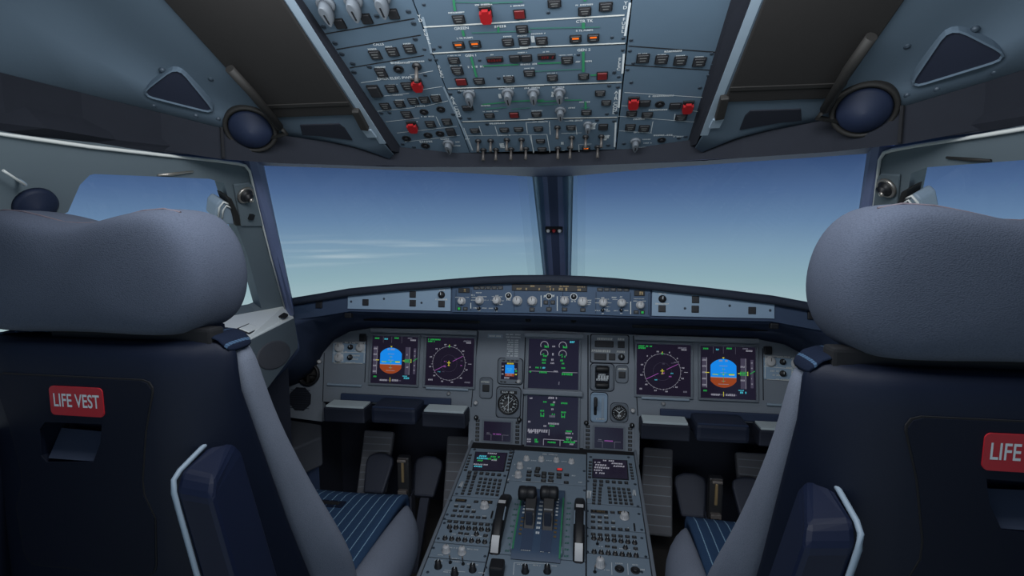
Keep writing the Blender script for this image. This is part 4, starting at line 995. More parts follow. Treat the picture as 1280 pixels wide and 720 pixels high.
# --- display units
def unit(name, label, cx, cy, w, h, border=.007, cat='screen'):
    T = thing(name, label, cat, MP.pt(cx, cy, 0))
    mb = MB(MP.M @ Matrix.Translation((cx, cy, 0)))
    W, H = w / 2 + border, h / 2 + border
    for sx, sy, dx, dy in ((0, 1, 2 * W, border), (0, -1, 2 * W, border), (1, 0, border, h), (-1, 0, border, h)):
        mb.box((sx * (w / 2 + border / 2), sy * (h / 2 + border / 2), .004), (dx, dy, .010), 0, .001, 1)
    part('bezel', mb, 'maindark', T)
    mb = MB(MP.M @ Matrix.Translation((cx, cy, 0))); mb.box((0, 0, .0012), (w, h, .003)); sc = part('screen', mb, 'screen', T)
    return T, sc
ECOL = ['e_white', 'e_grey', 'e_green', 'e_cyan', 'e_mag', 'e_yel', 'e_blue', 'e_brown', 'e_tape', 'e_orange', 'e_red']
def symb(sc, cx, cy, w, h, draw, n=.0031, name='symbology'):
    bins = {}
    class D:
        def __init__(s): s.mb = MB(MP.M @ Matrix.Translation((cx, cy, n)))
        k = 0
        def z(s): s.k += 1; return s.k * 1.5e-6
        def P(s, x, y): return (x - .5) * w, (y - .5) * h
        def ln(s, a, b, t, c): s.mb.line(s.P(*a), s.P(*b), t * w, s.z(), ECOL.index(c))
        def rc(s, x0, y0, x1, y1, c): a, b = s.P(x0, y0), s.P(x1, y1); s.mb.quad(a[0], a[1], b[0], b[1], s.z(), ECOL.index(c))
        def ar(s, x, y, r, a0, a1, t, c): s.mb.arc(s.P(x, y), r * w, a0, a1, t * w, s.z(), ECOL.index(c))
        def tx(s, x, y, tw, th, c): p = s.P(x, y); s.mb.strokes(p[0], p[1], tw * w, th * h, s.z(), ECOL.index(c), rng)
        def pg(s, pts, c): q = s.z(); s.mb.poly([(*s.P(*p), q) for p in pts], ECOL.index(c))
    d = D(); draw(d)
    part(name, d.mb, ECOL, sc, recalc=False)
def draw_pfd(d):
    cx, cy, rx, ry, hz = .42, .485, .235, .275, .405
    pts = [(cx + max(-rx, min(rx, ry * 1.02 * math.cos(t))), cy + ry * math.sin(t)) for t in [2 * math.pi * i / 96 for i in range(96)]]
    sky = [p for p in pts if p[1] >= hz]; gnd = [p for p in pts if p[1] < hz]
    i = [k for k in range(96) if pts[k][1] < hz][0]
    sky = [(cx + rx, hz)] + [p for p in pts[:i] if p[1] >= hz] + [(cx - rx, hz)]
    tail = [p for p in pts[i:] if p[1] >= hz and p[0] > cx]
    gnd = [(cx - rx, hz)] + [p for p in pts if p[1] < hz] + [(cx + rx, hz)]
    d.pg(sky, 'e_blue'); d.pg(gnd, 'e_brown'); d.ln((cx - rx, hz), (cx + rx, hz), .012, 'e_white')
    for k, ww in ((.09, .09), (.16, .05), (.22, .12), (-.07, .06), (-.13, .16)): d.ln((cx - ww / 2 * 1.2, hz + k), (cx + ww / 2 * 1.2, hz + k), .007, 'e_white')
    d.ln((cx - .20, hz + .055), (cx - .10, hz + .055), .02, 'e_yel'); d.ln((cx + .10, hz + .055), (cx + .20, hz + .055), .02, 'e_yel'); d.rc(cx - .012, hz + .045, cx + .012, hz + .068, 'e_yel')
    d.ln((cx - .2, hz + .055), (cx + .2, hz + .075), .012, 'e_green'); d.ln((cx + .0, hz - .1), (cx, hz + .2), .006, 'e_green')
    d.tx(cx, cy + ry - .035, .16, .03, 'e_white'); d.pg([(cx - .02, cy + ry + .03), (cx + .02, cy + ry + .03), (cx, cy + ry)], 'e_yel')
    d.rc(.03, .2, .11, .78, 'e_tape'); d.ln((.115, .2), (.115, .78), .008, 'e_white')
    for k in range(5): d.tx(.07, .25 + k * .12, .07, .03, 'e_white'); d.ln((.095, .25 + k * .12), (.115, .25 + k * .12), .006, 'e_white')
    d.ln((.09, .49), (.16, .49), .012, 'e_yel'); d.tx(.09, .14, .07, .03, 'e_green')
    d.rc(.73, .2, .82, .78, 'e_tape'); d.ln((.825, .2), (.825, .78), .008, 'e_white'); d.tx(.77, .62, .08, .03, 'e_white'); d.tx(.77, .36, .08, .03, 'e_white')
    d.rc(.72, .455, .86, .525, 'e_green'); d.rc(.73, .463, .85, .517, 'e_tape'); d.tx(.78, .49, .1, .035, 'e_green'); d.ln((.68, .49), (.72, .49), .012, 'e_yel'); d.ln((.86, .45), (.86, .53), .009, 'e_yel')
    d.rc(.91, .22, .96, .76, 'e_tape')
    for k in (.3, .4, .6, .7): d.tx(.935, k, .03, .02, 'e_white')
    d.ln((.9, .49), (.99, .55), .012, 'e_green'); d.tx(.78, .13, .12, .035, 'e_cyan'); d.tx(.74, .17, .1, .02, 'e_cyan')
    d.rc(.18, .06, .66, .085, 'e_tape'); d.tx(.28, .07, .16, .035, 'e_white'); d.tx(.55, .075, .17, .04, 'e_white'); d.ln((.42, .04), (.42, .13), .008, 'e_yel')
    for x in (.235, .42, .64): d.ln((x, .86), (x, .995), .004, 'e_grey')
    d.tx(.1, .95, .1, .03, 'e_green'); d.tx(.30, .94, .08, .03, 'e_cyan'); d.tx(.53, .965, .1, .03, 'e_green'); d.tx(.89, .93, .12, .03, 'e_white'); d.tx(.82, .97, .1, .025, 'e_grey')
def draw_nd(flip):
    def f(d):
        cx, cy, r = .48, .468, .34
        d.ar(cx, cy, r, 0, 360, .0045, 'e_white')
        for k in range(36):
            t = R(k * 10 + 4); L = .03 if k % 3 == 0 else .015
            d.ln((cx + r * math.cos(t), cy + r * math.sin(t)), (cx + (r + L) * math.cos(t), cy + (r + L) * math.sin(t)), .007, 'e_white')
        for k in range(12):
            t = R(k * 30 + 12); d.tx(cx + (r + .055) * math.cos(t), cy + (r + .055) * math.sin(t), .05, .026, 'e_white')
        d.ar(cx, cy, r / 2, 0, 360, .003, 'e_tape')
        t = R(29 if not flip else 28)
        for a, b_ in ((-r * 1.0, -.08), (.09, r * .96)): d.ln((cx + a * math.cos(t), cy + a * math.sin(t)), (cx + b_ * math.cos(t), cy + b_ * math.sin(t)), .009, 'e_mag')
        d.ln((cx, cy - .05), (cx, cy + .05), .012, 'e_yel'); d.ln((cx - .035, cy + .01), (cx + .035, cy + .01), .010, 'e_yel'); d.ln((cx - .02, cy - .045), (cx + .02, cy - .045), .009, 'e_yel')
        d.ln((cx, cy + r - .01), (cx, cy + r + .05), .010, 'e_yel'); d.pg([(cx - .02, cy + r + .02), (cx + .02, cy + r + .02), (cx, cy + r - .02)], 'e_green')
        d.tx(.16, .955, .26, .03, 'e_green'); d.tx(.10, .915, .14, .03, 'e_green'); d.tx(.85, .94, .16, .03, 'e_grey'); d.tx(.88, .905, .1, .026, 'e_white')
        d.tx(.11, .115, .1, .03, 'e_white'); d.tx(.88, .09, .12, .03, 'e_grey'); d.ln((cx + r + .06, cy), (cx + r + .13, cy), .01, 'e_white')
        for k in range(7): d.tx(.25 + rng.random() * .5, .25 + rng.random() * .45, .05, .02, rng.choice(['e_mag', 'e_grey', 'e_cyan', 'e_tape']))
    return f
def rect_px(a, b_, c, d_):
    q = [MP.uv(*p) for p in (a, b_, c, d_)]
    u0 = (q[0][0] + q[3][0]) / 2; u1 = (q[1][0] + q[2][0]) / 2; v1 = (q[0][1] + q[1][1]) / 2; v0 = (q[2][1] + q[3][1]) / 2
    return (u0 + u1) / 2, (v0 + v1) / 2, u1 - u0, v1 - v0
rp = rect_px((466.7, 420), (524, 421), (520.7, 480.4), (463.5, 479)); rn = rect_px((534, 421.6), (594.4, 423), (591, 483.3), (531.8, 481.5))
for s in (-1, 1):
    sd = 'left' if s < 0 else 'right'
    cx, cy, w, h = rp; T, sc = unit('flight_display', 'square screen with blue and brown artificial horizon on the ' + sd + ' of the panel', cx * -s, cy, w, h); symb(sc, cx * -s, cy, w, h, draw_pfd)
    cx, cy, w, h = rn; T, sc = unit('navigation_display', 'square screen with compass rose and magenta course line on the ' + sd + ' of the panel', cx * -s, cy, w, h); symb(sc, cx * -s, cy, w, h, draw_nd(s > 0))
def draw_ewd(d):
    for x in (.31, .68):
        d.ar(x, .88, .075, -20, 210, .012, 'e_white'); d.ln((x, .88), (x + .05, .83), .012, 'e_green'); d.tx(x + .05, .85, .09, .035, 'e_green')
        d.ar(x, .71, .075, -30, 210, .012, 'e_white'); d.ln((x, .71), (x - .05, .68), .012, 'e_green'); d.tx(x + .02, .66, .08, .035, 'e_green')
        d.tx(x, .58, .09, .035, 'e_green'); d.tx(x, .52, .08, .03, 'e_green')
    d.tx(.5, .86, .06, .03, 'e_white'); d.tx(.49, .70, .04, .05, 'e_white'); d.tx(.48, .59, .05, .04, 'e_white'); d.tx(.48, .52, .08, .03, 'e_white')
    d.tx(.87, .96, .1, .04, 'e_cyan'); d.tx(.06, .42, .08, .03, 'e_white'); d.tx(.2, .42, .12, .03, 'e_green'); d.tx(.31, .42, .06, .03, 'e_cyan'); d.tx(.7, .43, .08, .03, 'e_green')
    d.ln((.02, .345), (.6, .345), .008, 'e_white'); d.ln((.68, .345), (.98, .345), .008, 'e_white'); d.tx(.05, .33, .06, .03, 'e_green'); d.tx(.3, .33, .16, .035, 'e_green'); d.tx(.55, .355, .08, .03, 'e_white'); d.tx(.78, .31, .22, .045, 'e_green'); d.tx(.62, .12, .02, .06, 'e_grey')
def draw_sd(d):
    d.tx(.5, .965, .18, .04, 'e_white'); d.tx(.07, .94, .06, .03, 'e_white'); d.tx(.53, .88, .05, .035, 'e_white'); d.tx(.35, .88, .07, .03, 'e_green'); d.tx(.73, .87, .13, .03, 'e_green'); d.tx(.5, .83, .08, .04, 'e_green'); d.tx(.5, .74, .05, .035, 'e_white')
    d.tx(.3, .7, .08, .03, 'e_green'); d.tx(.72, .69, .1, .03, 'e_green')
    for x in (.3, .71): d.ln((x - .03, .58), (x - .03, .66), .012, 'e_green'); d.ln((x + .03, .58), (x + .03, .66), .012, 'e_green'); d.tx(x, .6, .07, .03, 'e_green')
    d.tx(.5, .60, .12, .04, 'e_grey'); d.tx(.52, .64, .06, .03, 'e_green'); d.tx(.06, .47, .07, .035, 'e_white'); d.tx(.53, .455, .22, .035, 'e_white'); d.tx(.36, .40, .06, .03, 'e_white'); d.tx(.5, .41, .1, .03, 'e_green')
    d.tx(.22, .3, .4, .055, 'e_white'); d.tx(.14, .27, .2, .05, 'e_white'); d.ln((.44, .22), (.44, .34), .012, 'e_white'); d.tx(.83, .32, .12, .03, 'e_green'); d.tx(.85, .28, .18, .03, 'e_white'); d.tx(.84, .2, .12, .03, 'e_white'); d.tx(.83, .16, .1, .035, 'e_green')
    d.tx(.05, .12, .08, .03, 'e_white'); d.tx(.05, .075, .08, .03, 'e_white'); d.tx(.2, .12, .08, .035, 'e_green'); d.tx(.2, .08, .07, .035, 'e_green')
    for x in (.335, .66): d.ln((x, .02), (x, .14), .01, 'e_white')
    d.ln((.335, .14), (.66, .14), .01, 'e_white'); d.tx(.5, .085, .16, .03, 'e_green'); d.tx(.83, .11, .26, .035, 'e_green'); d.tx(.9, .07, .1, .03, 'e_white'); d.ln((.66, .14), (.74, .14), .01, 'e_white'); d.ln((.93, .14), (.99, .14), .01, 'e_white')
q = rect_px((664.7, 424.5), (727, 424.5), (725.6, 486.5), (663, 486)); q1 = (0, q[1], q[2], q[3])
T, sc = unit('engine_display', 'upper centre screen with round green and white engine gauges', *q1); symb(sc, *q1, draw_ewd)
q = rect_px((662.5, 495), (726, 495.5), (724.5, 558.5), (661, 558)); q2 = (0, q[1], q[2], q[3])
T, sc = unit('system_display', 'lower centre screen with white and green system lines', *q2); symb(sc, *q2, draw_sd)
for py, nm in ((419.5, 0), (490.5, 1)):
    v = MP.uv(695, py)[1]; mb = MB(MP.M); mb.box((0, v, .01), (.20, .017, .022), 0, .004); part('screen_hood_bar', mb, 'main', IP)
# column edges beside the centre screens
for p, q in (((657, 419), (652, 560)), ((735, 419), (735, 560))):
    A, B = MP.uv(*p), MP.uv(*q); mb = MB(MP.M); mb.line(A, B, .004, .0009); part('seam', mb, 'beam', IP)
mb = MB(MP.M)
A, B = MP.uv(586, 562.5), MP.uv(796, 565.5); mb.box(((A[0] + B[0]) / 2, (A[1] + B[1]) / 2, .003), (B[0] - A[0], .010, .014), 0, .002); part('lower_lip', mb, 'main', IP)

# --- standby instruments left of the centre screens, gear panel to the right
def rrect(w, h, r, k=5):
    pts = []
    for cx, cy, a in ((w / 2 - r, h / 2 - r, 0), (-w / 2 + r, h / 2 - r, 90), (-w / 2 + r, -h / 2 + r, 180), (w / 2 - r, -h / 2 + r, 270)):
        pts += [(cx + r * math.cos(R(a + 90 * i / k)), cy + r * math.sin(R(a + 90 * i / k))) for i in range(k + 1)]
    return pts
def bezel(T, c, x, y, w, h, m='maindark', r=.012, n=.006):
    u, v = uv(MP, c, x, y); su, sv = size(MP, c, x, y, w, h)
    mb = MB(MP.M @ Matrix.Translation((u, v, 0))); mb.grid([[(px * k, py * k, z) for px, py in rrect(su, sv, r)] for k, z in ((1, 0), (1, n * .7), (.96, n), (.90, n), (.88, n * .5))], 0, True, False, False)
    mb.poly([(px * .885, py * .885, n * .52) for px, py in rrect(su, sv, r)])
    part('bezel', mb, m, T); mb = MB(MP.M @ Matrix.Translation((u, v, 0))); mb.grid([[(px * k, py * k, .0006) for px, py in rrect(su, sv, r)] for k in (.99, 1.06)], 0, True, False, False); part('seam', mb, 'beam', T)
    return u, v, su, sv
def at_u(c, x, y): u, v = uv(MP, c, x, y); return MP.pt(u, v)
T = thing('standby_horizon', 'small square standby instrument with bright blue and brown horizon', 'instrument', at_u('ST', 222, 230))
u, v, su, sv = bezel(T, 'ST', 222, 228, 142, 148)
mb = MB(MP.M @ Matrix.Translation((u - .002, v + .002, 0))); mb.box((0, 0, .0045), (su * .68, sv * .66, .002)); sc = part('screen', mb, 'screen', T)
def draw_sby(d):
    d.rc(.24, .34, .78, .86, 'e_blue'); d.rc(.24, .18, .78, .34, 'e_brown'); d.ln((.24, .34), (.78, .34), .02, 'e_white'); d.tx(.5, .62, .3, .06, 'e_cyan'); d.tx(.5, .5, .2, .05, 'e_cyan')
    d.tx(.55, .93, .4, .08, 'e_yel'); d.tx(.1, .75, .12, .08, 'e_white'); d.tx(.1, .55, .12, .08, 'e_white'); d.tx(.1, .3, .12, .08, 'e_white'); d.tx(.9, .5, .12, .1, 'e_green'); d.tx(.9, .3, .12, .08, 'e_yel'); d.tx(.4, .08, .4, .1, 'e_white'); d.tx(.86, .62, .12, .08, 'e_white'); d.tx(.5, .25, .3, .05, 'e_white')
symb(sc, u - .002, v + .002, su * .68, sv * .66, draw_sby, .0057)
for dx in (-.38, -.22, .3): inst('push_button', MS['plain'], T, MP, u + dx * su * .9, v - sv * .43, .004, (.009, .006, .004))
inst('knob', MS['knob'], T, MP, u + su * .36, v - sv * .38, .005, (.014, .014, .012))
for dx in (-.3, -.1, .1, .3): inst('push_button', MS['plain'], T, MP, u + dx * su * .9, v + sv * .43, .004, (.009, .006, .004))
T = thing('standby_radio_compass', 'round dark compass gauge in a rounded grey frame below the standby horizon', 'gauge', at_u('ST', 212, 410))
u, v, su, sv = bezel(T, 'ST', 212, 408, 138, 175)
mb = MB(MP.M @ Matrix.Translation((u, v - .004, 0)))
mb.lathe([(su * .45, .003), (su * .45, .0065), (su * .41, .0065), (su * .40, .004), (0, .004)], 32); part('dial', mb, 'black', T)
mb = MB(MP.M @ Matrix.Translation((u, v - .004, 0)))
for k in range(36): t = R(k * 10); r0 = su * .38; r1 = su * (.30 if k % 3 == 0 else .34); mb.line((r0 * math.cos(t), r0 * math.sin(t)), (r1 * math.cos(t), r1 * math.sin(t)), .0011, .0044)
for k in range(12): t = R(k * 30); mb.strokes(su * .25 * math.cos(t), su * .25 * math.sin(t), .007, .005, .0044, 0, rng)
mb.line((0, -su * .3), (.0, su * .3), .0018, .0046); mb.line((-su * .2, -su * .2), (su * .2, su * .2), .0014, .0047); part('dial_marks', mb, 'whitedim', T)
mb = MB(MP.M @ Matrix.Translation((u, v + sv * .34, 0))); mb.box((0, 0, .0045), (su * .7, sv * .1, .003)); o = part('counter_window', mb, 'black', T)
mb = MB(MP.M @ Matrix.Translation((u, v + sv * .34, 0))); mb.strokes(-.012, 0, .02, .006, .0062, 0, rng); mb.strokes(.014, 0, .02, .006, .0062, 0, rng); part('digits', mb, 'whitedim', o)
T = thing('brake_fan_switch', 'small panel with one black square button left of the standby horizon', 'switch', at_u('ST', 82, 325))
u, v, su, sv = bezel(T, 'ST', 82, 325, 74, 118); inst('push_button', MS['plain'], T, MP, u, v, .003, (.024, .024, .008))
mb = MB(MP.M); mb.strokes(u, v + .021, su * .75, .005, .0075, 0, rng); part('lettering', mb, 'whitetrim', T)
T = thing('placard', 'small white printed checklist placard at the top of the left centre panel', 'placard', at_u('ST', 235, 90))
u, v = uv(MP, 'ST', 235, 95); su, sv = size(MP, 'ST', 235, 95, 72, 108); mb = MB(MP.M); mb.box((u, v, .0006), (su * 1.1, sv * 1.1, .001)); part('plate', mb, 'main', T)
mb = MB(MP.M)
for k in range(8):
    mb.strokes(u - su * .18, v + sv * (.44 - k * .12), su * .5, sv * .07, .0014, 0, rng); mb.strokes(u + su * .32, v + sv * (.44 - k * .12), su * .3, sv * .07, .0014, 0, rng)
part('lettering', mb, 'whitedim', T)
T = thing('name_plate', 'narrow printed plate on the grey panel left of the white placard', 'placard', at_u('ST', 135, 25))
u, v = uv(MP, 'ST', 135, 24); su, sv = size(MP, 'ST', 135, 24, 86, 22); mb = MB(MP.M); mb.box((u, v, .0006), (su, sv, .0012)); part('plate', mb, 'rim', T)
mb = MB(MP.M); mb.strokes(u, v, su * .8, sv * .4, .0015, 0, rng); part('lettering', mb, 'whitetrim', T)
mb = MB(MP.M); u, v = uv(MP, 'ST', 240, 22); mb.strokes(u, v + .004, .05, .004, .0008, 0, rng); mb.strokes(u, v - .005, .05, .004, .0008, 0, rng); part('lettering', mb, 'whitedim', IP)
# gear panel
T = thing('landing_gear_panel', 'panel of dark annunciator windows at the top right of the centre screens', 'control panel', at_u('RT', 150, 100))
u, v, su, sv = bezel(T, 'RT', 148, 98, 215, 160, 'main', .006, .004)
FG = Frame(MP.pt(0, 0, .0035), MP.u, MP.n)
for x, y, w, h in ((117, 70, 110, 38), (216, 73, 40, 40), (95, 143, 72, 40), (163, 144, 38, 40)): put_button(T, FG, 'RT', x, y, w, h, 'plain', name='annunciator_window', tall=.004)
put(T, FG, 'knob', 'dknob', 'RT', 217, 145, 40, .012)
mb = MB(FG.M)
for x, y, w, h in ((117, 40, 100, 12), (216, 42, 40, 12), (100, 110, 110, 14), (215, 115, 50, 12), (225, 215, 50, 10)): u_, v_ = uv(FG, 'RT', x, y); a_, b_ = size(FG, 'RT', x, y, w, h); mb.strokes(u_, v_, a_, b_, .0008, 0, rng)
part('lettering', mb, 'whitetrim', T)
T = thing('autobrake_panel', 'small rounded panel with paired dark drum dials right of the engine screen', 'control panel', at_u('RT', 105, 262))
u, v, su, sv = bezel(T, 'RT', 105, 262, 135, 155)
for dy in (.027, -.027):
    mb = MB(MP.M @ Matrix.Translation((u, v + dy, .003)) @ Matrix.Rotation(R(90), 4, 'Y')); mb.lathe([(.010, -.020), (.011, -.018), (.011, .018), (.010, .020)], 16); part('drum', mb, 'black', T)
mb = MB(MP.M); mb.box((u, v, .003), (su * .62, sv * .78, .002)); part('dark_window', mb, 'beam', T)
mb = MB(MP.M); mb.strokes(u, v, su * .6, .012, .0048, 0, rng); mb.strokes(u, v - .008, su * .5, .006, .0048, 0, rng); mb.strokes(u, v + .009, su * .3, .005, .0048, 0, rng); part('lettering', mb, 'whitedim', T)
T = thing('nose_steering_switch', 'small panel with one dark square button right of the drum dials', 'switch', at_u('RT', 220, 252))
u, v, su, sv = bezel(T, 'RT', 220, 245, 72, 100); inst('push_button', MS['plain'], T, MP, u, v - .002, .003, (.022, .022, .008))
mb = MB(MP.M); mb.strokes(u, v + .017, su * .7, .005, .0068, 0, rng); part('lettering', mb, 'whitetrim', T)
T = thing('gear_lever', 'landing gear lever in a pale rounded slot plate right of the lower centre screen', 'lever', at_u('RT', 85, 435))
u, v, su, sv = bezel(T, 'RT', 87, 437, 98, 170, 'lightpanel', .012)
mb = MB(MP.M); mb.prism([(u - .012 + x, v + .004 + y) for x, y in rrect(.010, sv * .62, .004)], .003, .0045); part('slot', mb, 'gap', T)
mb = MB(MP.M); mb.tube([(u - .012, v + sv * .22, .003), (u - .012, v + sv * .22, .03)], .004, 10); mb.box((u - .012, v + sv * .22, .036), (.012, .030, .016), 0, .004); part('handle', mb, 'black', T)
mb = MB(MP.M); mb.box((u + .012, v, .0035), (.008, sv * .7, .004), 0, .001); part('indicator_strip', mb, 'rim', T)
mb = MB(MP.M); mb.strokes(u + .005, v - sv * .38, su * .5, .005, .0065, 0, rng); part('lettering', mb, 'whitetrim', T)
T = thing('pressure_gauge', 'small round dial gauge with white marks beside the gear lever', 'gauge', at_u('RT', 205, 467))
u, v, su, sv = bezel(T, 'RT', 204, 467, 100, 108, 'maindark', .014)
mb = MB(MP.M @ Matrix.Translation((u, v, 0))); mb.lathe([(su * .44, .003), (su * .44, .008), (su * .40, .008), (su * .39, .005), (0, .005)], 30); part('dial', mb, 'black', T)
mb = MB(MP.M @ Matrix.Translation((u, v, 0)))
for k in range(20): t = R(k * 18); mb.line((su * .36 * math.cos(t), su * .36 * math.sin(t)), (su * .29 * math.cos(t), su * .29 * math.sin(t)), .0012, .0054)
for a in (35, 145, 265): t = R(a); mb.line((0, 0), (su * .28 * math.cos(t), su * .28 * math.sin(t)), .0018, .0056)
mb.strokes(0, -.01, .012, .005, .0055, 0, rng); mb.strokes(0, .012, .014, .004, .0055, 0, rng); part('dial_marks', mb, 'whitedim', T)

# --- data link screens at the foot of the panel
def dlink(c, box, keys, sd):
    x0, y0, x1, y1 = box
    a, b_ = uv(MP, c, x0, y0), uv(MP, c, x1, y1)
    cx, cy, w, h = (a[0] + b_[0]) / 2, (a[1] + b_[1]) / 2, b_[0] - a[0], a[1] - b_[1]
    T = thing('data_link_display', 'small dark wide screen with key rows at the ' + sd + ' foot of the panel', 'screen', MP.pt(cx, cy))
    mb = MB(MP.M); mb.prism([(cx + x, cy + y) for x, y in rrect(w * 1.78, h * 1.42, .006)], 0, .004); part('bezel', mb, 'main', T, mods={'bevel': .001})
    mb = MB(MP.M); mb.prism([(cx + x, cy + y) for x, y in rrect(w * 1.16, h * 1.16, .004)], .004, .0055); part('inner_frame', mb, 'maindark', T)
    mb = MB(MP.M); mb.box((cx, cy, .005), (w, h, .003)); sc = part('screen', mb, 'screen', T)
    def dr(d):
        for x0_, x1_ in ((.1, .28), (.70, .92)): d.ln((x0_, .33), (x1_, .33), .012, 'e_grey')
        d.ln((.28, .02), (.28, .33), .012, 'e_grey'); d.ln((.70, .02), (.70, .33), .012, 'e_grey'); d.tx(.5, .36, .3, .05, 'e_mag'); d.tx(.18, .4, .14, .04, 'e_grey'); d.ln((.28, .3), (.70, .3), .006, 'e_tape')
    symb(sc, cx, cy, w, h, dr, .0066)
    for sx in (-1, 1):
        for k in range(6):
            inst('key', MS['button'], T, MP, cx + sx * w * .74, cy + h * (.5 - k * .2), .004, (.013, .009, .005))
        inst('knob', MS['dknob'], T, MP, cx + sx * w * .80, cy + h * .66, .004, (.016, .016, .012))
dlink('ST', (72, 515, 225, 635), 0, 'left'); dlink('RT', (62, 548, 226, 678), 0, 'right')

# ------------------------------------------------------------------ centre pedestal
CP = thing('centre_pedestal', 'long grey pedestal body between the two seats', 'pedestal', (0, 1.1, 0))
vN, vFar = PD.uv(680, 770)[1] - .03, PD.uv(690, 562)[1] + .05
mb = MB(); HW = .268
tp_ = [PD.pt(-HW, vFar), PD.pt(HW, vFar), PD.pt(HW, vN), PD.pt(-HW, vN)]
bt_ = [V((p.x * .92, p.y + .02 * (1 if p.y < 1 else 0), 0.0)) for p in tp_]
mb.poly(tp_)
for i in range(4): mb.poly([tp_[i], tp_[(i + 1) % 4], bt_[(i + 1) % 4], bt_[i]])
mb.poly(bt_[::-1])
part('body', mb, 'footpad', CP)
for sg in (-1, 1):
    mb = MB(PD.M); mb.box((sg * (HW + .003), (vN + vFar) / 2, -.02), (.009, vFar - vN, .05), 0, .003); part('edge_rail', mb, 'maindark', CP)
mb = MB(PD.M); mb.box((0, (vN + vFar) / 2, .0), (HW * 2, vFar - vN, .001)); part('panel_bed', mb, 'gap', CP)
PT = .005                                   # plates stand this much above the bed
FT = Frame(PD.pt(0, 0, PT), PD.u, PD.n)
def pv(c, x, y): return PD.uv(*at(c, x, y))
def pplate(name, label, cat, x0, x1, vtop, vbot, m='pedpanel', group=None):
    T = thing(name, label, cat, PD.pt((x0 + x1) / 2, (vtop + vbot) / 2), group)
    mb = MB(PD.M); g = .0016
    mb.box(((x0 + x1) / 2, (vtop + vbot) / 2, PT / 2), (x1 - x0 - 2 * g, vtop - vbot - 2 * g, PT), 0, .0008, 1)
    part('panel_plate', mb, m, T); return T
xl0, xl1 = -HW + .002, pv('P1', 490, 180)[0]
xr0, xr1 = pv('P2', 268, 210)[0], HW - .002
vl = [pv('P1', 300, 48)[1], pv('P1', 210, 302)[1], pv('P1', 140, 427)[1], pv('P1', 105, 549)[1], pv('P1', 75, 628)[1], vN + .02]
vr = [pv('P2', 520, 88)[1], pv('P2', 540, 363)[1], pv('P2', 560, 498)[1], pv('P2', 590, 634)[1], vN + .02]
def keys(T, c, items, nm='key', k='button', tall=.006):
    for x, y, w, h in items: put_button(T, FT, c, x, y, w, h, k, tall=tall, name=nm)
def screws(T, pts, c, d=16):
    for x, y in pts: put(T, FT, 'screw', 'screw', c, x, y, d, .004)
class _A: pass
def pscreen(T, c, box, lines):
    F = FT; q = [uv(F, c, *p) for p in box]
    mb = MB(F.M); mb.poly([(u, v, .0018) for u, v in q]);
    cx = sum(u for u, v in q) / 4; cy = sum(v for u, v in q) / 4
    mb2 = MB(F.M); mb2.prism([(cx + (u - cx) * 1.06, cy + (v - cy) * 1.06) for u, v in q], 0, .0015); part('screen_frame', mb2, 'black', T)
    sc = part('screen', mb, 'screen', T)
    mb = MB(F.M)
    for x, y, w, h, col in lines:
        u, v = uv(F, c, x, y); su, sv = size(F, c, x, y, w, h); mb.strokes(u, v, su, sv, .0021, ECOL.index(col), rng)
    part('screen_text', mb, ECOL, sc, recalc=False)
def rows(x0, y0, x1, y1, n, w, h): return [(x0 + (x1 - x0) * i / (n - 1), y0 + (y1 - y0) * i / (n - 1), w, h) for i in range(n)]
# flight management keypads
T = pplate('flight_computer_keypad', 'keypad with small coloured-text screen at the far left corner of the pedestal', 'keypad', xl0, xl1, vl[0], vl[1])
pscreen(T, 'P1', [(303, 160), (462, 166), (480, 72), (318, 66)], [(400, 74, 60, 7, 'e_white'), (350, 88, 50, 7, 'e_cyan'), (420, 92, 50, 7, 'e_green'), (352, 100, 60, 8, 'e_cyan'), (405, 104, 50, 8, 'e_green'), (345, 112, 40, 7, 'e_green'), (420, 110, 40, 7, 'e_white'), (330, 132, 50, 7, 'e_white'), (330, 143, 45, 7, 'e_cyan'), (370, 134, 25, 7, 'e_white')])
keys(T, 'P1', rows(288, 82, 262, 160, 6, 16, 9) + rows(502, 68, 484, 160, 6, 16, 9), 'line_key', tall=.005)
keys(T, 'P1', rows(284, 172, 440, 186, 6, 20, 14) + rows(280, 190, 310, 192, 2, 20, 14))
for k in range(6): keys(T, 'P1', rows(276 - k * 6, 205 + k * 16, 306 - k * 5, 207 + k * 16, 2, 17, 11))
for k in range(5): keys(T, 'P1', rows(343 - k * 5, 206 + k * 19, 445 - k * 4, 216 + k * 19, 5, 17, 12))
screws(T, [(310, 50), (500, 55), (228, 250), (470, 190), (215, 285)], 'P1')
prints(T, FT, scr=[('P1', 240, 235, 10, 30), ('P1', 490, 210, 8, 10)])
T = pplate('flight_computer_keypad', 'keypad with white-text screen at the far right corner of the pedestal', 'keypad', xr0, xr1, vr[0], vr[1])
pscreen(T, 'P2', [(302, 200), (486, 210), (478, 112), (304, 104)], [(390, 113, 70, 7, 'e_white'), (330, 122, 40, 6, 'e_white'), (430, 128, 60, 7, 'e_white'), (345, 136, 60, 8, 'e_white'), (440, 142, 60, 8, 'e_white'), (350, 150, 80, 8, 'e_white'), (330, 163, 45, 7, 'e_white'), (335, 178, 60, 7, 'e_white')])
keys(T, 'P2', rows(288, 118, 284, 198, 6, 16, 9) + rows(500, 130, 512, 206, 6, 16, 9), 'line_key', tall=.005)
keys(T, 'P2', rows(312, 218, 478, 228, 6, 20, 14) + rows(310, 238, 345, 240, 2, 20, 14))
for k in range(6): keys(T, 'P2', rows(310 - k * 1, 256 + k * 16, 340 - k * 1, 258 + k * 16, 2, 17, 11))
for k in range(5): keys(T, 'P2', rows(386 + k * 2, 256 + k * 19, 490 + k * 4, 264 + k * 19, 5, 17, 12))
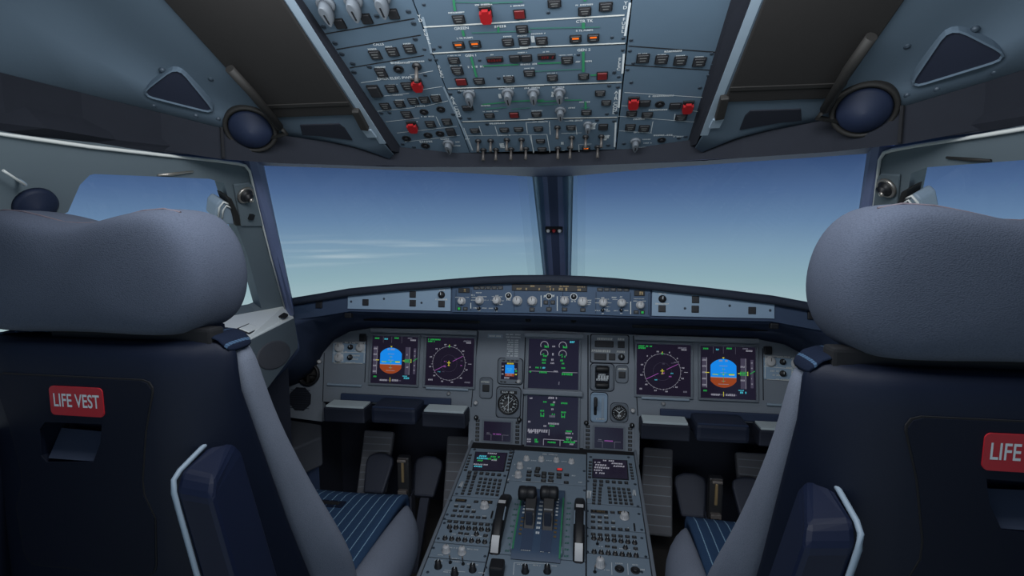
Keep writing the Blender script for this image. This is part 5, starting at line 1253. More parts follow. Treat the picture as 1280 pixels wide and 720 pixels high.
screws(T, [(290, 90), (490, 92), (275, 218), (525, 235), (540, 352)], 'P2')
prints(T, FT, scr=[('P2', 284, 290, 10, 40), ('P2', 520, 280, 10, 30)])
# radio panels
for c, sd, x0, x1, v, lay in (('P1', 'left', xl0, xl1, (vl[1], vl[2]), 0), ('P2', 'right', xr0, xr1, (vr[1], vr[2]), 1)):
    T = pplate('radio_panel', 'radio tuning panel with one large pale knob on the ' + sd + ' of the pedestal', 'radio panel', x0, x1, v[0], v[1])
    if lay == 0:
        disp = [(238, 322, 60, 14), (375, 330, 60, 14)]; ks = [(318, 328, 24, 11)] + rows(213, 352, 280, 356, 3, 22, 11) + rows(206, 375, 305, 381, 4, 22, 11) + rows(196, 402, 362, 414, 6, 24, 11)
        kb = (363, 355, 48); sl = (402, 398, 8, 38); sc_ = [(185, 320), (165, 395), (440, 330), (150, 418)]
    else:
        disp = [(335, 382, 90, 15), (462, 388, 60, 14)]; ks = [(405, 385, 24, 11)] + rows(303, 408, 372, 412, 3, 22, 11) + rows(302, 434, 408, 440, 4, 22, 11) + rows(303, 464, 482, 476, 6, 24, 11)
        kb = (468, 412, 50); sl = (521, 464, 8, 38); sc_ = [(272, 376), (545, 392), (270, 465), (560, 476)]
    for x, y, w, h in disp:
        u, vv = uv(FT, c, x, y); su, sv = size(FT, c, x, y, w, h); mb = MB(FT.M); mb.box((u, vv, .001), (su, sv, .003), 0, .0006, 1); o = part('frequency_display', mb, 'black', T)
        mb = MB(FT.M); mb.strokes(u, vv, su * .7, sv * .5, .0028, 0, rng); part('digits', mb, 'brass', o, 'dull amber digits')
    keys(T, c, ks); put(T, FT, 'knob', 'knob', c, kb[0], kb[1], kb[2], .018, label='large pale tuning knob')
    u, vv = uv(FT, c, sl[0], sl[1]); su, sv = size(FT, c, *sl); mb = MB(FT.M); mb.box((u, vv, .001), (su, sv, .006), 0, .001, 1); part('slider', mb, 'black', T)
    screws(T, sc_, c)
    prints(T, FT, scr=[(c, ks[i][0], ks[i][1] - 10, 20, 5) for i in range(1, len(ks), 2)])
# audio panels
for c, sd, x0, x1, v in (('P1', 'left', xl0, xl1, (vl[2], vl[3])), ('P2', 'right', xr0, xr1, (vr[2], vr[3]))):
    T = pplate('audio_panel', 'audio panel with two rows of small black knobs on the ' + sd + ' of the pedestal', 'audio panel', x0, x1, v[0], v[1])
    if c == 'P1':
        k1 = rows(178, 462, 380, 478, 7, 26, 26); k2 = rows(154, 522, 364, 542, 7, 26, 26); kk = rows(178, 432, 378, 450, 7, 24, 13) + [(236, 495, 26, 11), (268, 499, 26, 11), (368, 508, 24, 15)]; ek = (320, 500); tg = (184, 485); sc_ = [(150, 440), (118, 522), (405, 450), (395, 545)]
    else:
        k1 = rows(306, 522, 522, 546, 7, 26, 26); k2 = rows(308, 594, 530, 614, 7, 26, 26); kk = rows(303, 500, 520, 516, 7, 24, 13) + [(378, 565, 26, 11), (415, 570, 26, 11), (527, 577, 24, 15)]; ek = (473, 572); tg = (325, 552); sc_ = [(270, 508), (272, 592), (560, 520), (582, 618)]
    keys(T, c, kk)
    for x, y, w, h in k1 + k2 + [(*ek, 26, 26)]: put(T, FT, 'knob', 'dknob', c, x, y, w * 1.12, .0075)
    put(T, FT, 'toggle_switch', 'toggle', c, tg[0], tg[1], 16, .012); screws(T, sc_, c)
    prints(T, FT, scr=[(c, (a[0] + b_[0]) / 2, (a[1] + b_[1]) / 2 + 4, 22, 5) for a, b_ in zip(k1[1:], k2[1:])])
T = pplate('lamp_dimmer_unit', 'strip with two pale upright knobs on the near left of the pedestal', 'control panel', xl0, xl1, vl[3], vl[4])
for x in ((160, 592), (244, 600)): put(T, FT, 'knob', 'knob', 'P1', x[0], x[1], 44, .020)
screws(T, [(92, 572), (365, 616)], 'P1'); prints(T, FT, scr=[('P1', 200, 572, 40, 6), ('P1', 300, 580, 60, 6), ('P1', 200, 628, 60, 5), ('P1', 130, 610, 30, 5)])
T = pplate('weather_radar_panel', 'strip with dark knobs and toggles at the near left edge of the pedestal', 'control panel', xl0, xl1, vl[4], vl[5])
for x, y in ((118, 672), (300, 690), (205, 712)): put(T, FT, 'knob', 'dknob', 'P1', x, y, 42, .020, label='brownish grey knob')
for x, y in ((182, 650), (250, 658)): put(T, FT, 'toggle_switch', 'toggle', 'P1', x, y, 18, .014)
prints(T, FT, [('P1', (150, 690), (260, 700))], [('P1', 118, 640, 50, 6), ('P1', 300, 660, 60, 6), ('P1', 215, 645, 40, 5), ('P1', 160, 700, 40, 5), ('P1', 350, 705, 40, 6)])
screws(T, [(62, 700), (370, 676)], 'P1')
T = pplate('transponder_panel', 'strip with one pale knob and two round black sockets on the pedestal', 'control panel', xr0, xr1, vr[3], vr[4])
put(T, FT, 'knob', 'knob', 'P2', 340, 668, 52, .026)
for x, y in ((442, 684), (526, 692)): put(T, FT, 'jack_socket', 'socket', 'P2', x, y, 50, .010)
put(T, FT, 'toggle_switch', 'lev' if 0 else 'toggle', 'P2', 312, 700, 18, .012)
prints(T, FT, [('P2', (400, 650), (402, 715)), ('P2', (485, 655), (488, 715))], [('P2', 440, 655, 40, 6), ('P2', 525, 662, 30, 6), ('P2', 375, 690, 30, 6), ('P2', 565, 688, 25, 8)])
screws(T, [(560, 700)], 'P2')
# system display panel at the head of the pedestal
ve = pv('P1', 500, 222)[1]
T = pplate('system_control_panel', 'panel of small keys and pale knobs at the head of the pedestal', 'control panel', xl1, xr0, vl[0] + .004, ve)
keys(T, 'P1', [(600, 170, 26, 13), (597, 188, 26, 13), (595, 211, 26, 13), (645, 151, 24, 12), (640, 168, 26, 13), (638, 187, 26, 13), (678, 176, 26, 13), (676, 193, 26, 13), (674, 216, 26, 13), (711, 179, 24, 13), (710, 216, 24, 13)])
keys(T, 'P2', [(10, 155, 26, 13), (12, 190, 24, 13), (43, 180, 26, 13), (42, 198, 26, 13), (84, 181, 26, 13), (80, 199, 26, 13), (122, 183, 26, 13), (122, 199, 26, 13), (162, 186, 26, 13), (160, 226, 26, 13), (40, 218, 26, 13), (80, 218, 26, 13)])
o = put_button(T, FT, 'P2', 125, 159, 32, 14, 'plain', tall=.006, label='pinkish red lit key')
mb = MB(); mb.quad(-.4, -.4, .4, .4, .46); sub('red_lamp', mb.mesh('red_lamp', 'e_red'), o)
for c, x, y, d in (('P1', 585, 98, 34), ('P1', 663, 102, 34), ('P2', 28, 100, 34), ('P2', 108, 106, 34), ('P2', 187, 114, 34), ('P1', 550, 140, 38), ('P1', 541, 188, 40)):
    put(T, FT, 'knob', 'knob', c, x, y + 6, d, .020 if x < 560 and c == 'P1' else .014)
prints(T, FT, [('P1', (560, 220), (720, 226))], [('P1', 700, 76, 60, 5), ('P2', 75, 78, 80, 6), ('P1', 624, 110, 30, 5), ('P2', 70, 110, 30, 5), ('P2', 150, 115, 30, 5), ('P1', 520, 130, 16, 6), ('P1', 516, 190, 16, 6), ('P1', 600, 150, 24, 5), ('P2', 200, 190, 20, 6), ('P2', 235, 225, 20, 6)])
screws(T, [(515, 65), (485, 225)], 'P1'); screws(T, [(255, 165), (257, 268)], 'P2')

# thrust quadrant with its two levers
vq1, vq0 = ve, pv('P1', 620, 628)[1]
TQ = pplate('thrust_quadrant', 'blue quadrant with green scales and two black levers in the middle of the pedestal', 'throttle quadrant', xl1, xr0, ve, vq0, 'pedpanel')
qx0, qx1 = pv('P1', 530, 490)[0], pv('P2', 140, 490)[0]
vc = (pv('P1', 600, 330)[1] + pv('P1', 600, 600)[1]) / 2 + .01; hl = .135
hump = []
for i in range(25):
    t = -1 + 2 * i / 24; hump.append((vc + hl * t, PT + .024 * math.sqrt(max(0, 1 - t * t * .98))))
def hz(v): 
    t = max(-1, min(1, (v - vc) / hl)); return PT + .024 * math.sqrt(max(0, 1 - t * t * .98))
mb = MB(PD.M); mb.grid([[(x, v, z) for v, z in hump] for x in (qx0, qx1)], 0, False, False)
mb.poly([(qx0, v, z) for v, z in hump]); mb.poly([(qx1, v, z) for v, z in hump]); part('arc_body', mb, 'quadrant', TQ)
lx = [pv('P1', 603, 480)[0], pv('P2', 65, 480)[0]]
mb = MB(PD.M)
for x in lx: mb.grid([[(x + d_, vc + hl * t, hz(vc + hl * t) + .0008) for t in [-.85 + 1.7 * i / 20 for i in range(21)]] for d_ in (-.014, .014)])
part('lever_slot', mb, 'hoodblue', TQ)
def strip(x, w, t0_, t1_, m, nm, lab=None, dash=None):
    mb = MB(PD.M); n_ = dash or 1
    for k in range(n_):
        a = t0_ + (t1_ - t0_) * k / n_; b_ = t0_ + (t1_ - t0_) * (k + (.45 if dash else 1)) / n_
        mb.grid([[(x + d_, vc + hl * (a + (b_ - a) * i / 10), hz(vc + hl * (a + (b_ - a) * i / 10)) + .0014) for i in range(11)] for d_ in (-w / 2, w / 2)])
    part(nm, mb, m, TQ, lab)
strip(qx0 + .002, .004, -.85, .7, 'green', 'scale_line', 'green scale line'); strip(qx1 - .002, .004, -.95, .6, 'green', 'scale_line', 'green scale line')
for x in (lx[0] + .022, lx[1] - .022): strip(x, .006, -.5, .6, 'whitedim', 'scale_marks', None, 9)
for x in (lx[0] - .020, lx[1] + .020): strip(x, .007, -.55, -.05, 'e_orange' if 0 else 'brass', 'scale_marks', 'yellow scale marks', 5); strip(x, .006, 0, .6, 'whitedim', 'scale_marks', None, 6)
mb = MB(PD.M)
for k in range(10): mb.strokes(qx0 - .012, vc + hl * (-.8 + k * .16), .012, .006, PT + .0006, 0, rng); mb.strokes(qx1 + .014, vc + hl * (-.8 + k * .16), .012, .006, PT + .0006, 0, rng)
part('lettering', mb, 'greendim', TQ)
a = pv('P1', 640, 600); mb = MB(PD.M); mb.box(((qx0 + qx1) / 2, a[1], PT + .006), (qx1 - qx0 + .01, .022, .014), 0, .004); part('reverse_stop_bar', mb, 'pedpanel', TQ)
mb = MB(PD.M); mb.strokes(lx[0], a[1] - .012, .024, .006, PT + .0135, 0, rng); mb.strokes(lx[1], a[1] - .012, .024, .006, PT + .0135, 0, rng); part('lettering', mb, 'whitetrim', TQ)
for x, x0, x1 in ((lx[0], ('P1', 540, 285), ('P1', 640, 285)), (lx[1], ('P1', 655, 285), ('P2', 122, 285))):
    b0 = PD.pt(x, pv('P1', 600, 512)[1], .03); 
    hc = atY(*at(x0[0], (x0[1]), 282), b0.y + .070); hd = atY(*at(x1[0], x1[1], 282), b0.y + .070)
    mid = (hc + hd) / 2; wd = abs(hd.x - hc.x) * .96
    mb = MB(); mb.grid([[V((x + sx * k, 0, 0)) + V((0, p.y + dy * k2, p.z)) for sx, dy in ((-.0145, -.018), (.0145, -.018), (.0145, .018), (-.0145, .018))] for p, k, k2 in ((b0 + V((0, .0, -.02)), 1, 1), (b0.lerp(mid, .5), .95, .8), (mid, 1.0, .6))], 0, True, True, False)
    o = part('thrust_lever', mb, 'black', TQ, mods={'bevel': .002})
    mb = MB(Matrix.Translation(mid) @ Matrix.Rotation(R(90), 4, 'Y')); mb.lathe([(.010, -wd / 2), (.017, -wd / 2 + .002), (.019, -wd / 2 + .008), (.019, -wd * .08), (.0175, -wd * .05), (.019, -wd * .02), (.019, wd / 2 - .008), (.017, wd / 2 - .002), (.010, wd / 2)], 22)
    part('lever_grip', mb, 'black', o)
    mb = MB(); e = b0.lerp(mid, .35); mb.box((x, e.y - .020, e.z), (.018, .006, .04), 0, .002); part('reverse_latch', mb, 'hood', o)
    mb = MB(); e = b0.lerp(mid, .62); mb.box((x, e.y - .017, e.z), (.022, .004, .004), 0, .001); part('latch_bar', mb, 'knobgrey', o)
# trim wheels
for sd, xx in (('left', pv('P1', 452, 450)[0]), ('right', pv('P2', 230, 450)[0])):
    c0 = 'P1' if sd == 'left' else 'P2'
    va, vb2 = (pv('P1', 475, 285)[1], pv('P1', 425, 640)[1]) if sd == 'left' else (pv('P2', 232, 308)[1], pv('P2', 226, 685)[1])
    vm = (va + vb2) / 2; half = (va - vb2) / 2 - .012; rr = .150; dep = math.sqrt(rr * rr - half * half)
    W = thing('trim_wheel', 'black trim wheel with white rim marks on the ' + sd + ' side of the levers', 'wheel', PD.pt(xx, vm))
    T = PD.M @ Matrix.Translation((xx, vm, PT - dep)) @ Matrix.Rotation(R(90), 4, 'Y')
    mb = MB(T); mb.lathe([(rr - .03, -.011), (rr - .008, -.014), (rr - .002, -.011), (rr, -.006), (rr - .0005, 0), (rr, .006), (rr - .002, .011), (rr - .008, .014), (rr - .03, .011)], 96); part('wheel', mb, 'black', W)
    for th, ln in ((R(180) - R(7), .10), (R(180) + math.atan2(half * .72, dep), .26)):
        mb = MB(T); mb.grid([[((rr + .0012) * math.cos(th + ln * (i / 6 - .5)), (rr + .0012) * math.sin(th + ln * (i / 6 - .5)), z) for z in (-.0095, 0, .0095)] for i in range(7)]); part('rim_mark', mb, 'knob', W, 'pale mark across the rim')
    mb = MB(T)
    for sg in (-1, 1):
        mb.grid([[((rr - q_) * math.cos(R(180) + t), (rr - q_) * math.sin(R(180) + t), sg * z) for q_, z in ((.0012, .0108), (.004, .0138))] for t in [-.02 + .30 * i / 8 for i in range(9)]])
    part('rim_mark', mb, 'rim', W, 'thin grey marks on the wheel sides')
# engine start panel, between the levers and the photo's lower edge
T = pplate('engine_start_panel', 'panel with two dark knobs in front of the thrust levers', 'control panel', xl1, xr0, vq0, vN + .02)
for c, x, y in (('P1', 578, 690), ('P1', 695, 690)): put(T, FT, 'engine_switch', 'dknob', c, x, y + 8, 42, .022)
for c, x, y in (('P1', 430, 700),):
    u, v = uv(FT, c, x, y); mb = MB(FT.M); mb.box((u, v, .012), (.034, .034, .026), 0, .005); part('black_block', mb, 'black', T)
prints(T, FT, [('P1', (520, 650), (515, 715)), ('P1', (520, 652), (700, 655))], [('P1', 640, 665, 40, 7), ('P1', 550, 660, 30, 5), ('P1', 730, 668, 30, 5)])

# ------------------------------------------------------------------ seats
XC = .53
def build_seat(s):
    sd = 'left' if s < 0 else 'right'
    def X(x): return (-XC + x) if s < 0 else (XC - x)
    def W(x, y, z): return V((X(x), y, z))
    def pl(px, py, Y): p = atY(px, py, Y); return (p.x + XC, p.z)        # local x (inboard +), z, read off the left seat
    S = thing('pilot_seat', ('crew seat on the left whose whole life vest label shows, grey headrest and dark shell' if s < 0 else
                             'crew seat on the right, cut by the picture edge, grey headrest and dark shell'), 'seat', (X(0), .75, 0), 'crew seats')
    def sec(z, hw, y0, y1, r, n=6):
        pts = []
        for cx, cy, a in ((hw - r, y1 - r, 0), (-hw + r, y1 - r, 90), (-hw + r, y0 + r, 180), (hw - r, y0 + r, 270)):
            pts += [W(cx + r * math.cos(R(a + 90 * i / n)), cy + r * math.sin(R(a + 90 * i / n)), z) for i in range(n + 1)]
        return pts
    # shell
    def yf(z): return .597 + max(0, 1.0 - max(z, .55)) * .37
    def ssec(z, k, yb):
        f = yf(z); he = .188 * k; half = [(0, yb), (.10 * k, yb), (.135 * k, yb + .003), (.155 * k, yb + .014), (he - .010, yb + .55 * (f - yb)), (he - .001, f - .012), (he, f - .004), (he - .004, f + .002), (he - .02, f + .006), (.08 * k, f + .006), (0, f + .006)]
        return [W(x, y, z) for x, y in half] + [W(-x, y, z) for x, y in half[-2:0:-1]]
    mb = MB(); mb.grid([ssec(*q) for q in ((.30, 1.0, .60), (.50, 1.06, .565), (.62, 1.03, .552), (.70, 1.01, .547), (.76, 1.0, .545), (.82, 1.0, .545), (.88, 1.0, .545), (.94, 1.0, .545), (.99, 1.0, .545), (1.02, 1.0, .5455), (1.040, .995, .547), (1.050, .98, .551), (1.056, .955, .557), (1.060, .92, .565))], 0, True, True, True)
    shell = part('back_shell', mb, 'shell', S)
    # opening in the shell behind the hatch pocket
    pk = [pl(x, y, .545) for x, y in ((51, 536), (58, 527), (129, 529.5), (127, 553), (118, 577), (60, 577), (53, 569))]
    mb = MB(); mb.extrude([W(x, .53, z) for x, z in pk], V((0, .052, 0)))
    bmesh.ops.translate(mb.bm, verts=mb.bm.verts, vec=-ROOTS[S.name])
    cut = bpy.data.objects.new('cut', mb.mesh('cut', 'shell')); COL.objects.link(cut); cut.location = ROOTS[S.name]
    bo = shell.modifiers.new('cut', 'BOOLEAN'); bo.object = cut; bo.operation = 'DIFFERENCE'; bo.solver = 'EXACT'
    bpy.context.view_layer.update()
    me = bpy.data.meshes.new_from_object(shell.evaluated_get(bpy.context.evaluated_depsgraph_get()))
    shell.modifiers.remove(bo); shell.data = me; bpy.data.objects.remove(cut)
    # hatch with its pocket
    ho = [pl(x, y, .545) for x, y in ((190, 492), (182, 540), (178, 600), (180, 618), (194, 648), (195, 706))]
    xr = ho[0][0]; cxm = -.008
    zt = pl(100, 476, .545)[1] + .004; zb = .752
    right = [(.062 + .0 * 0, zt), (.078, zt - .003), (.088, zt - .012)] + [(x, z) for x, z in ho] + [(.088, zb + .012), (.078, zb + .003)]
    right[:3] = [(ho[0][0] - .013, zt), (ho[0][0] - .004, zt - .003), (ho[0][0], zt - .010)]
    poly = right + [(2 * cxm - x, z) for x, z in right[::-1]]
    c0 = (cxm, (zt + zb) / 2)
    mb = MB(); mb.extrude([W(c0[0] + (x - c0[0]) * 1.018, .5455, c0[1] + (z - c0[1]) * 1.012) for x, z in poly], V((0, -.0013, 0)))
    bmesh.ops.delete(mb.bm, geom=[], context='FACES')
    gap = MB(); outer_ = [W(c0[0] + (x - c0[0]) * 1.02, .5440, c0[1] + (z - c0[1]) * 1.014) for x, z in poly]
    gap.holed(outer_, [[W(c0[0] + (x - c0[0]) * .96, .5440, c0[1] + (z - c0[1]) * .97) for x, z in poly]], V((0, .002, 0)))
    part('hatch_gap', gap, 'gap', S); mb.bm.free()
    mb = MB(); mb.holed([W(x, .5432, z) for x, z in poly], [[W(x, .5432, z) for x, z in pk]], V((0, .003, 0)))
    hat = part('life_vest_hatch', mb, 'hatch', S)
    mb = MB(); zmid = pl(100, 551, .545)[1]; lowz = pl(100, 577, .545)[1]; xa, xb = pk[0][0] + .002, pk[2][0] - .002
    mb.poly([W(xa, .570, zmid + .004), W(xb, .570, zmid + .002), W(pk[4][0] - .001, .546, lowz + .001), W(pk[5][0] + .001, .546, lowz + .001)])
    part('pocket_slope', mb, 'pocket', hat, 'sloped pocket face, coloured lighter as if catching light', mods={'solid': .002})
    # red label with its words
    (lx0, lz1), (lx1, lz0) = pl(62, 483, .543), pl(131.5, 520.5, .543); cx, cz = (lx0 + lx1) / 2, (pl(97, 483.5, .543)[1] + pl(97, 519.5, .543)[1]) / 2
    lw, lh = lx1 - lx0, pl(97, 483.5, .543)[1] - pl(97, 519.5, .543)[1]
    SF = Frame(W(cx, .5428, cz), (1, 0, 0), (0, -1, 0))
    mb = MB(SF.M); mb.prism(rrect(lw, lh, .006), -.0003, .0012); sg = part('life_vest_label', mb, 'redsign', hat, 'red label reading LIFE VEST')
    mb = MB(SF.M); mb.text('LIFE VEST', 0, 0, lh * .46, .0014, bold=.012, width=lw * .86); part('lettering', mb, 'white', sg)
    # upholstery: grey wings and dark striped middle
    rpx = [(.176, 1.050, .630), (.180, 1.03, .640), (.183, .99, .652), (.186, .95, .664), (.194, .89, .684), (.206, .79, .729), (.228, .71, .758), (.240, .655, .778), (.242, .60, .80), (.238, .50, .83), (.226, .42, .83)]
    def shw(z): return .188 * (1 if z < 1.03 else 1 - (z - 1.03) * 2.5)
    for sg in (1, -1):
        mb = MB(); rws = []
        for x, z, Y in rpx:
            h = shw(z) - .003; yb = yf(z) + .003
            zz = min(z, 1.056)
            prof = [(h - .03, yb, zz), (h, yb - .002, zz), (h + .25 * (x - h) + .006, yb + .25 * (Y - yb), zz), (h + .75 * (x - h) + .006, yb + .72 * (Y - yb), zz), (x + .001, Y, zz), (x - .018, Y + .022, zz), (x - .055, Y + .012, zz), (x - .085, Y - .015, zz)]
            rws.append([W(sg * a, b_, c) for a, b_, c in prof])
        top = [W(sg * (rpx[0][0] - .03), .612, 1.055)] * 8
        mb.grid([top] + rws, 0, False, False, True)
        part('side_wing', mb, 'fabric2', S, 'inboard wing' if sg > 0 else 'outboard wing', mods={'sub': 1})
    mb = MB(); yc = [(1.060, .60, .640), (1.064, .61, .650), (1.058, .60, .665), (1.03, .60, .67), (.95, .60, .675), (.85, .60, .69), (.75, .60, .71), (.65, .60, .74), (.52, .62, .76)]
    mb.grid([[W(-.10 + .20 * k / 8, .612 if i == 0 else f + .018 * abs(k / 4 - 1) ** 2, z) for k in range(9)] for i, (z, b_, f) in enumerate(yc)])
    part('back_cushion', mb, 'stripedark', S, 'dark blue striped middle of the backrest', mods={'solid': .012})
    mb = MB(); mb.grid([[W(x, y, z) for x, z in ((-.172, 1.048), (-.172, 1.064), (-.05, 1.068), (.05, 1.068), (.15, 1.068), (.174, 1.064), (.186, 1.044))] for y in (.578, .604, .634)])
    part('backrest_top', mb, 'stripedark', S, 'dark striped top of the backrest', mods={'solid': .006, 'sub': 1})
    # headrest
    ol = [((107, 278), .58), ((125, 276.5), .58), ((160, 269), .59), ((195, 262.5), .60), ((228, 260.5), .61), ((256, 265), .62), ((281, 282), .63), ((296, 308), .632), ((303, 340), .632), ((302, 370), .632), ((292, 393), .63), ((272, 408), .62), ((240, 417), .60), ((190, 418), .59), ((150, 416), .585), ((107, 415.5), .58)]
    r_ = [pl(px, py, Y) for (px, py), Y in ol]
    x0 = (r_[0][0] + r_[-1][0]) / 2; r_[0] = (x0, r_[0][1]); r_[-1] = (x0, r_[-1][1])
    loop = r_ + [(2 * x0 - x, z) for x, z in r_[-2:0:-1]]
    cz = 1.145
    def ring(k, kz, Y): return [W(x0 + (x - x0) * k, Y, cz + (z - cz) * kz) for x, z in loop]
    mb = MB(); mb.grid([ring(*q) for q in ((.0, .0, .543), (.3, .3, .5435), (.6, .58, .545), (.82, .80, .549), (.93, .91, .557), (.985, .975, .572), (1.0, 1.0, .597), (1.0, 1.0, .622), (.985, .98, .645), (.94, .92, .662), (.84, .8, .675), (.6, .5, .682), (.0, .0, .684))], 0, True, False, True)
    bmesh.ops.remove_doubles(mb.bm, verts=mb.bm.verts, dist=.0004)
    hr = part('headrest', mb, 'fabric', S, 'thick grey woven headrest', mods={'sub': 2})
    mb = MB(); top = ring(.968, .978, .584); n_ = len(r_); idx = list(range(len(loop) - 5, len(loop))) + list(range(0, 6)); mb.tube([top[i] for i in idx], .0016, 6); part('piping', mb, 'piping', hr)
    mb = MB()
    (bx0, bz), (bx1, _) = pl(62, 428, .575), pl(262, 428, .575)
    mb.box((X((bx0 + bx1) / 2), .590, 1.064), (abs(bx1 - bx0), .026, .024), 0, .004); part('headrest_bracket', mb, 'gap', S)
    for dx in (-.07, .07): mb = MB(); mb.tube([W(dx, .612, 1.05), W(dx, .612, 1.10)], .008, 12); part('headrest_post', mb, 'black', S)
    # stowed armrest with a grey rim
    def sh(z): return max(0, .913 - z) * .24
    mb = MB(); mb.grid([[W(a + sh(z), y, z) for a, y, z in r] for r in (
        [(.157, .505, .52), (.205, .505, .52), (.178, .605, .52), (.157, .605, .52)], [(.157, .507, .895), (.205, .507, .890), (.178, .603, .905), (.157, .603, .915)],
        [(.157, .521, .914), (.203, .521, .908), (.176, .592, .922), (.157, .588, .931)])], 0, True, True, False)
    ar = part('armrest', mb, 'armrest', S, 'stowed dark blue armrest', mods={'bevel': .007})
    mb = MB(); mb.tube([W(.1565 + sh(z), y, z) for y, z in ((.585, .933), (.560, .927), (.522, .9145), (.511, .908), (.5065, .895), (.505, .80), (.505, .52))], .0032, 8); part('edge_rim', mb, 'rim', ar, 'pale grey rim')
    # seat cushion
    mb = MB()
    def wtop(y): return .168
    ys = [.66, .75, .85, .95, 1.05, 1.15, 1.21, 1.238, 1.250, 1.252]
    zs = [.505, .502, .50, .499, .50, .501, .499, .492, .475, .40]
    mb.grid([[W(-.172 + .344 * k / 12, y, z - .006 * (1 - abs(k / 6 - 1) ** 2)) for k in range(13)] for y, z in zip(ys, zs)])
    cu = part('seat_cushion', mb, 'stripe', S, 'blue cushion with fine white stripes', mods={'solid': .02})
    p = pl(410, 632, 1.16); mb = MB(); mb.box((X(p[0]), 1.162, .502), (.085, .030, .012), 0, .003); slo = part('strap_slot', mb, 'stripedark', cu)
    mb = MB(); mb.box((X(p[0]), 1.162, .5065), (.062, .014, .006), 0, .002); part('slot_mouth', mb, 'gap', slo)
    for sg in (1, -1):
        mb = MB(); rws = []
        for y, wd, zt_ in ((.66, .080, .52), (.80, .080, .515), (.92, .080, .51), (1.02, .080, .507), (1.09, .078, .503), (1.15, .068, .498), (1.20, .05, .49), (1.235, .022, .478), (1.249, .006, .46)):
            prof = [(.166, zt_ - .03), (.168, zt_ - .004), (.168 + wd * .3, zt_ + .003), (.168 + wd * .75, zt_ - .012), (.168 + wd, zt_ - .05), (.168 + wd * .95, zt_ - .11), (.168 + wd * .7, .36), (.16, .35)]
            rws.append([W(sg * a, y, b_) for a, b_ in prof])
        mb.grid(rws, 0, True, True, True)
        part('cushion_bolster', mb, 'fabric2', S, None, mods={'sub': 1})
    mb = MB(); mb.box((X(0), .93, .37), (.34, .56, .06), 0, .015); part('seat_pan', mb, 'navy', S)
    mb = MB(); mb.box((X(0), .88, .18), (.26, .40, .36), 0, .03); part('seat_base', mb, 'navy', S)
    mb = MB(); mb.box((X(.235), 1.06, .33), (.02, .03, .07), 0, .004); part('adjust_handle', mb, 'black', S)
for s in (-1, 1): build_seat(s)

# ------------------------------------------------------------------ footwells
mb = MB(); mb.box((0, .95, -.01), (3.0, 3.2, .02)); struct('floor', mb, 'floor')
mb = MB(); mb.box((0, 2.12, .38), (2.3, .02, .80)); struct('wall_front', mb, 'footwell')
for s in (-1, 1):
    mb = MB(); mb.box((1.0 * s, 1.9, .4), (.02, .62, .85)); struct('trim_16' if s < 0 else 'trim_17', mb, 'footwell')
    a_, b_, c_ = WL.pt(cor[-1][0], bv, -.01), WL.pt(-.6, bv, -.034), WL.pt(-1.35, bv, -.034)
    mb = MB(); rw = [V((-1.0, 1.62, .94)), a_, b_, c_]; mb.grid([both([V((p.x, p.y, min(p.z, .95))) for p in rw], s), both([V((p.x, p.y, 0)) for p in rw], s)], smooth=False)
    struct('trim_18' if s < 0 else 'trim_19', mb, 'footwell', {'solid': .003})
def frontf(px, py, F): return F.uv(px, py)
FP = Frame((0, 1.93, .386), (1, 0, 0), (0, -.85, .5))
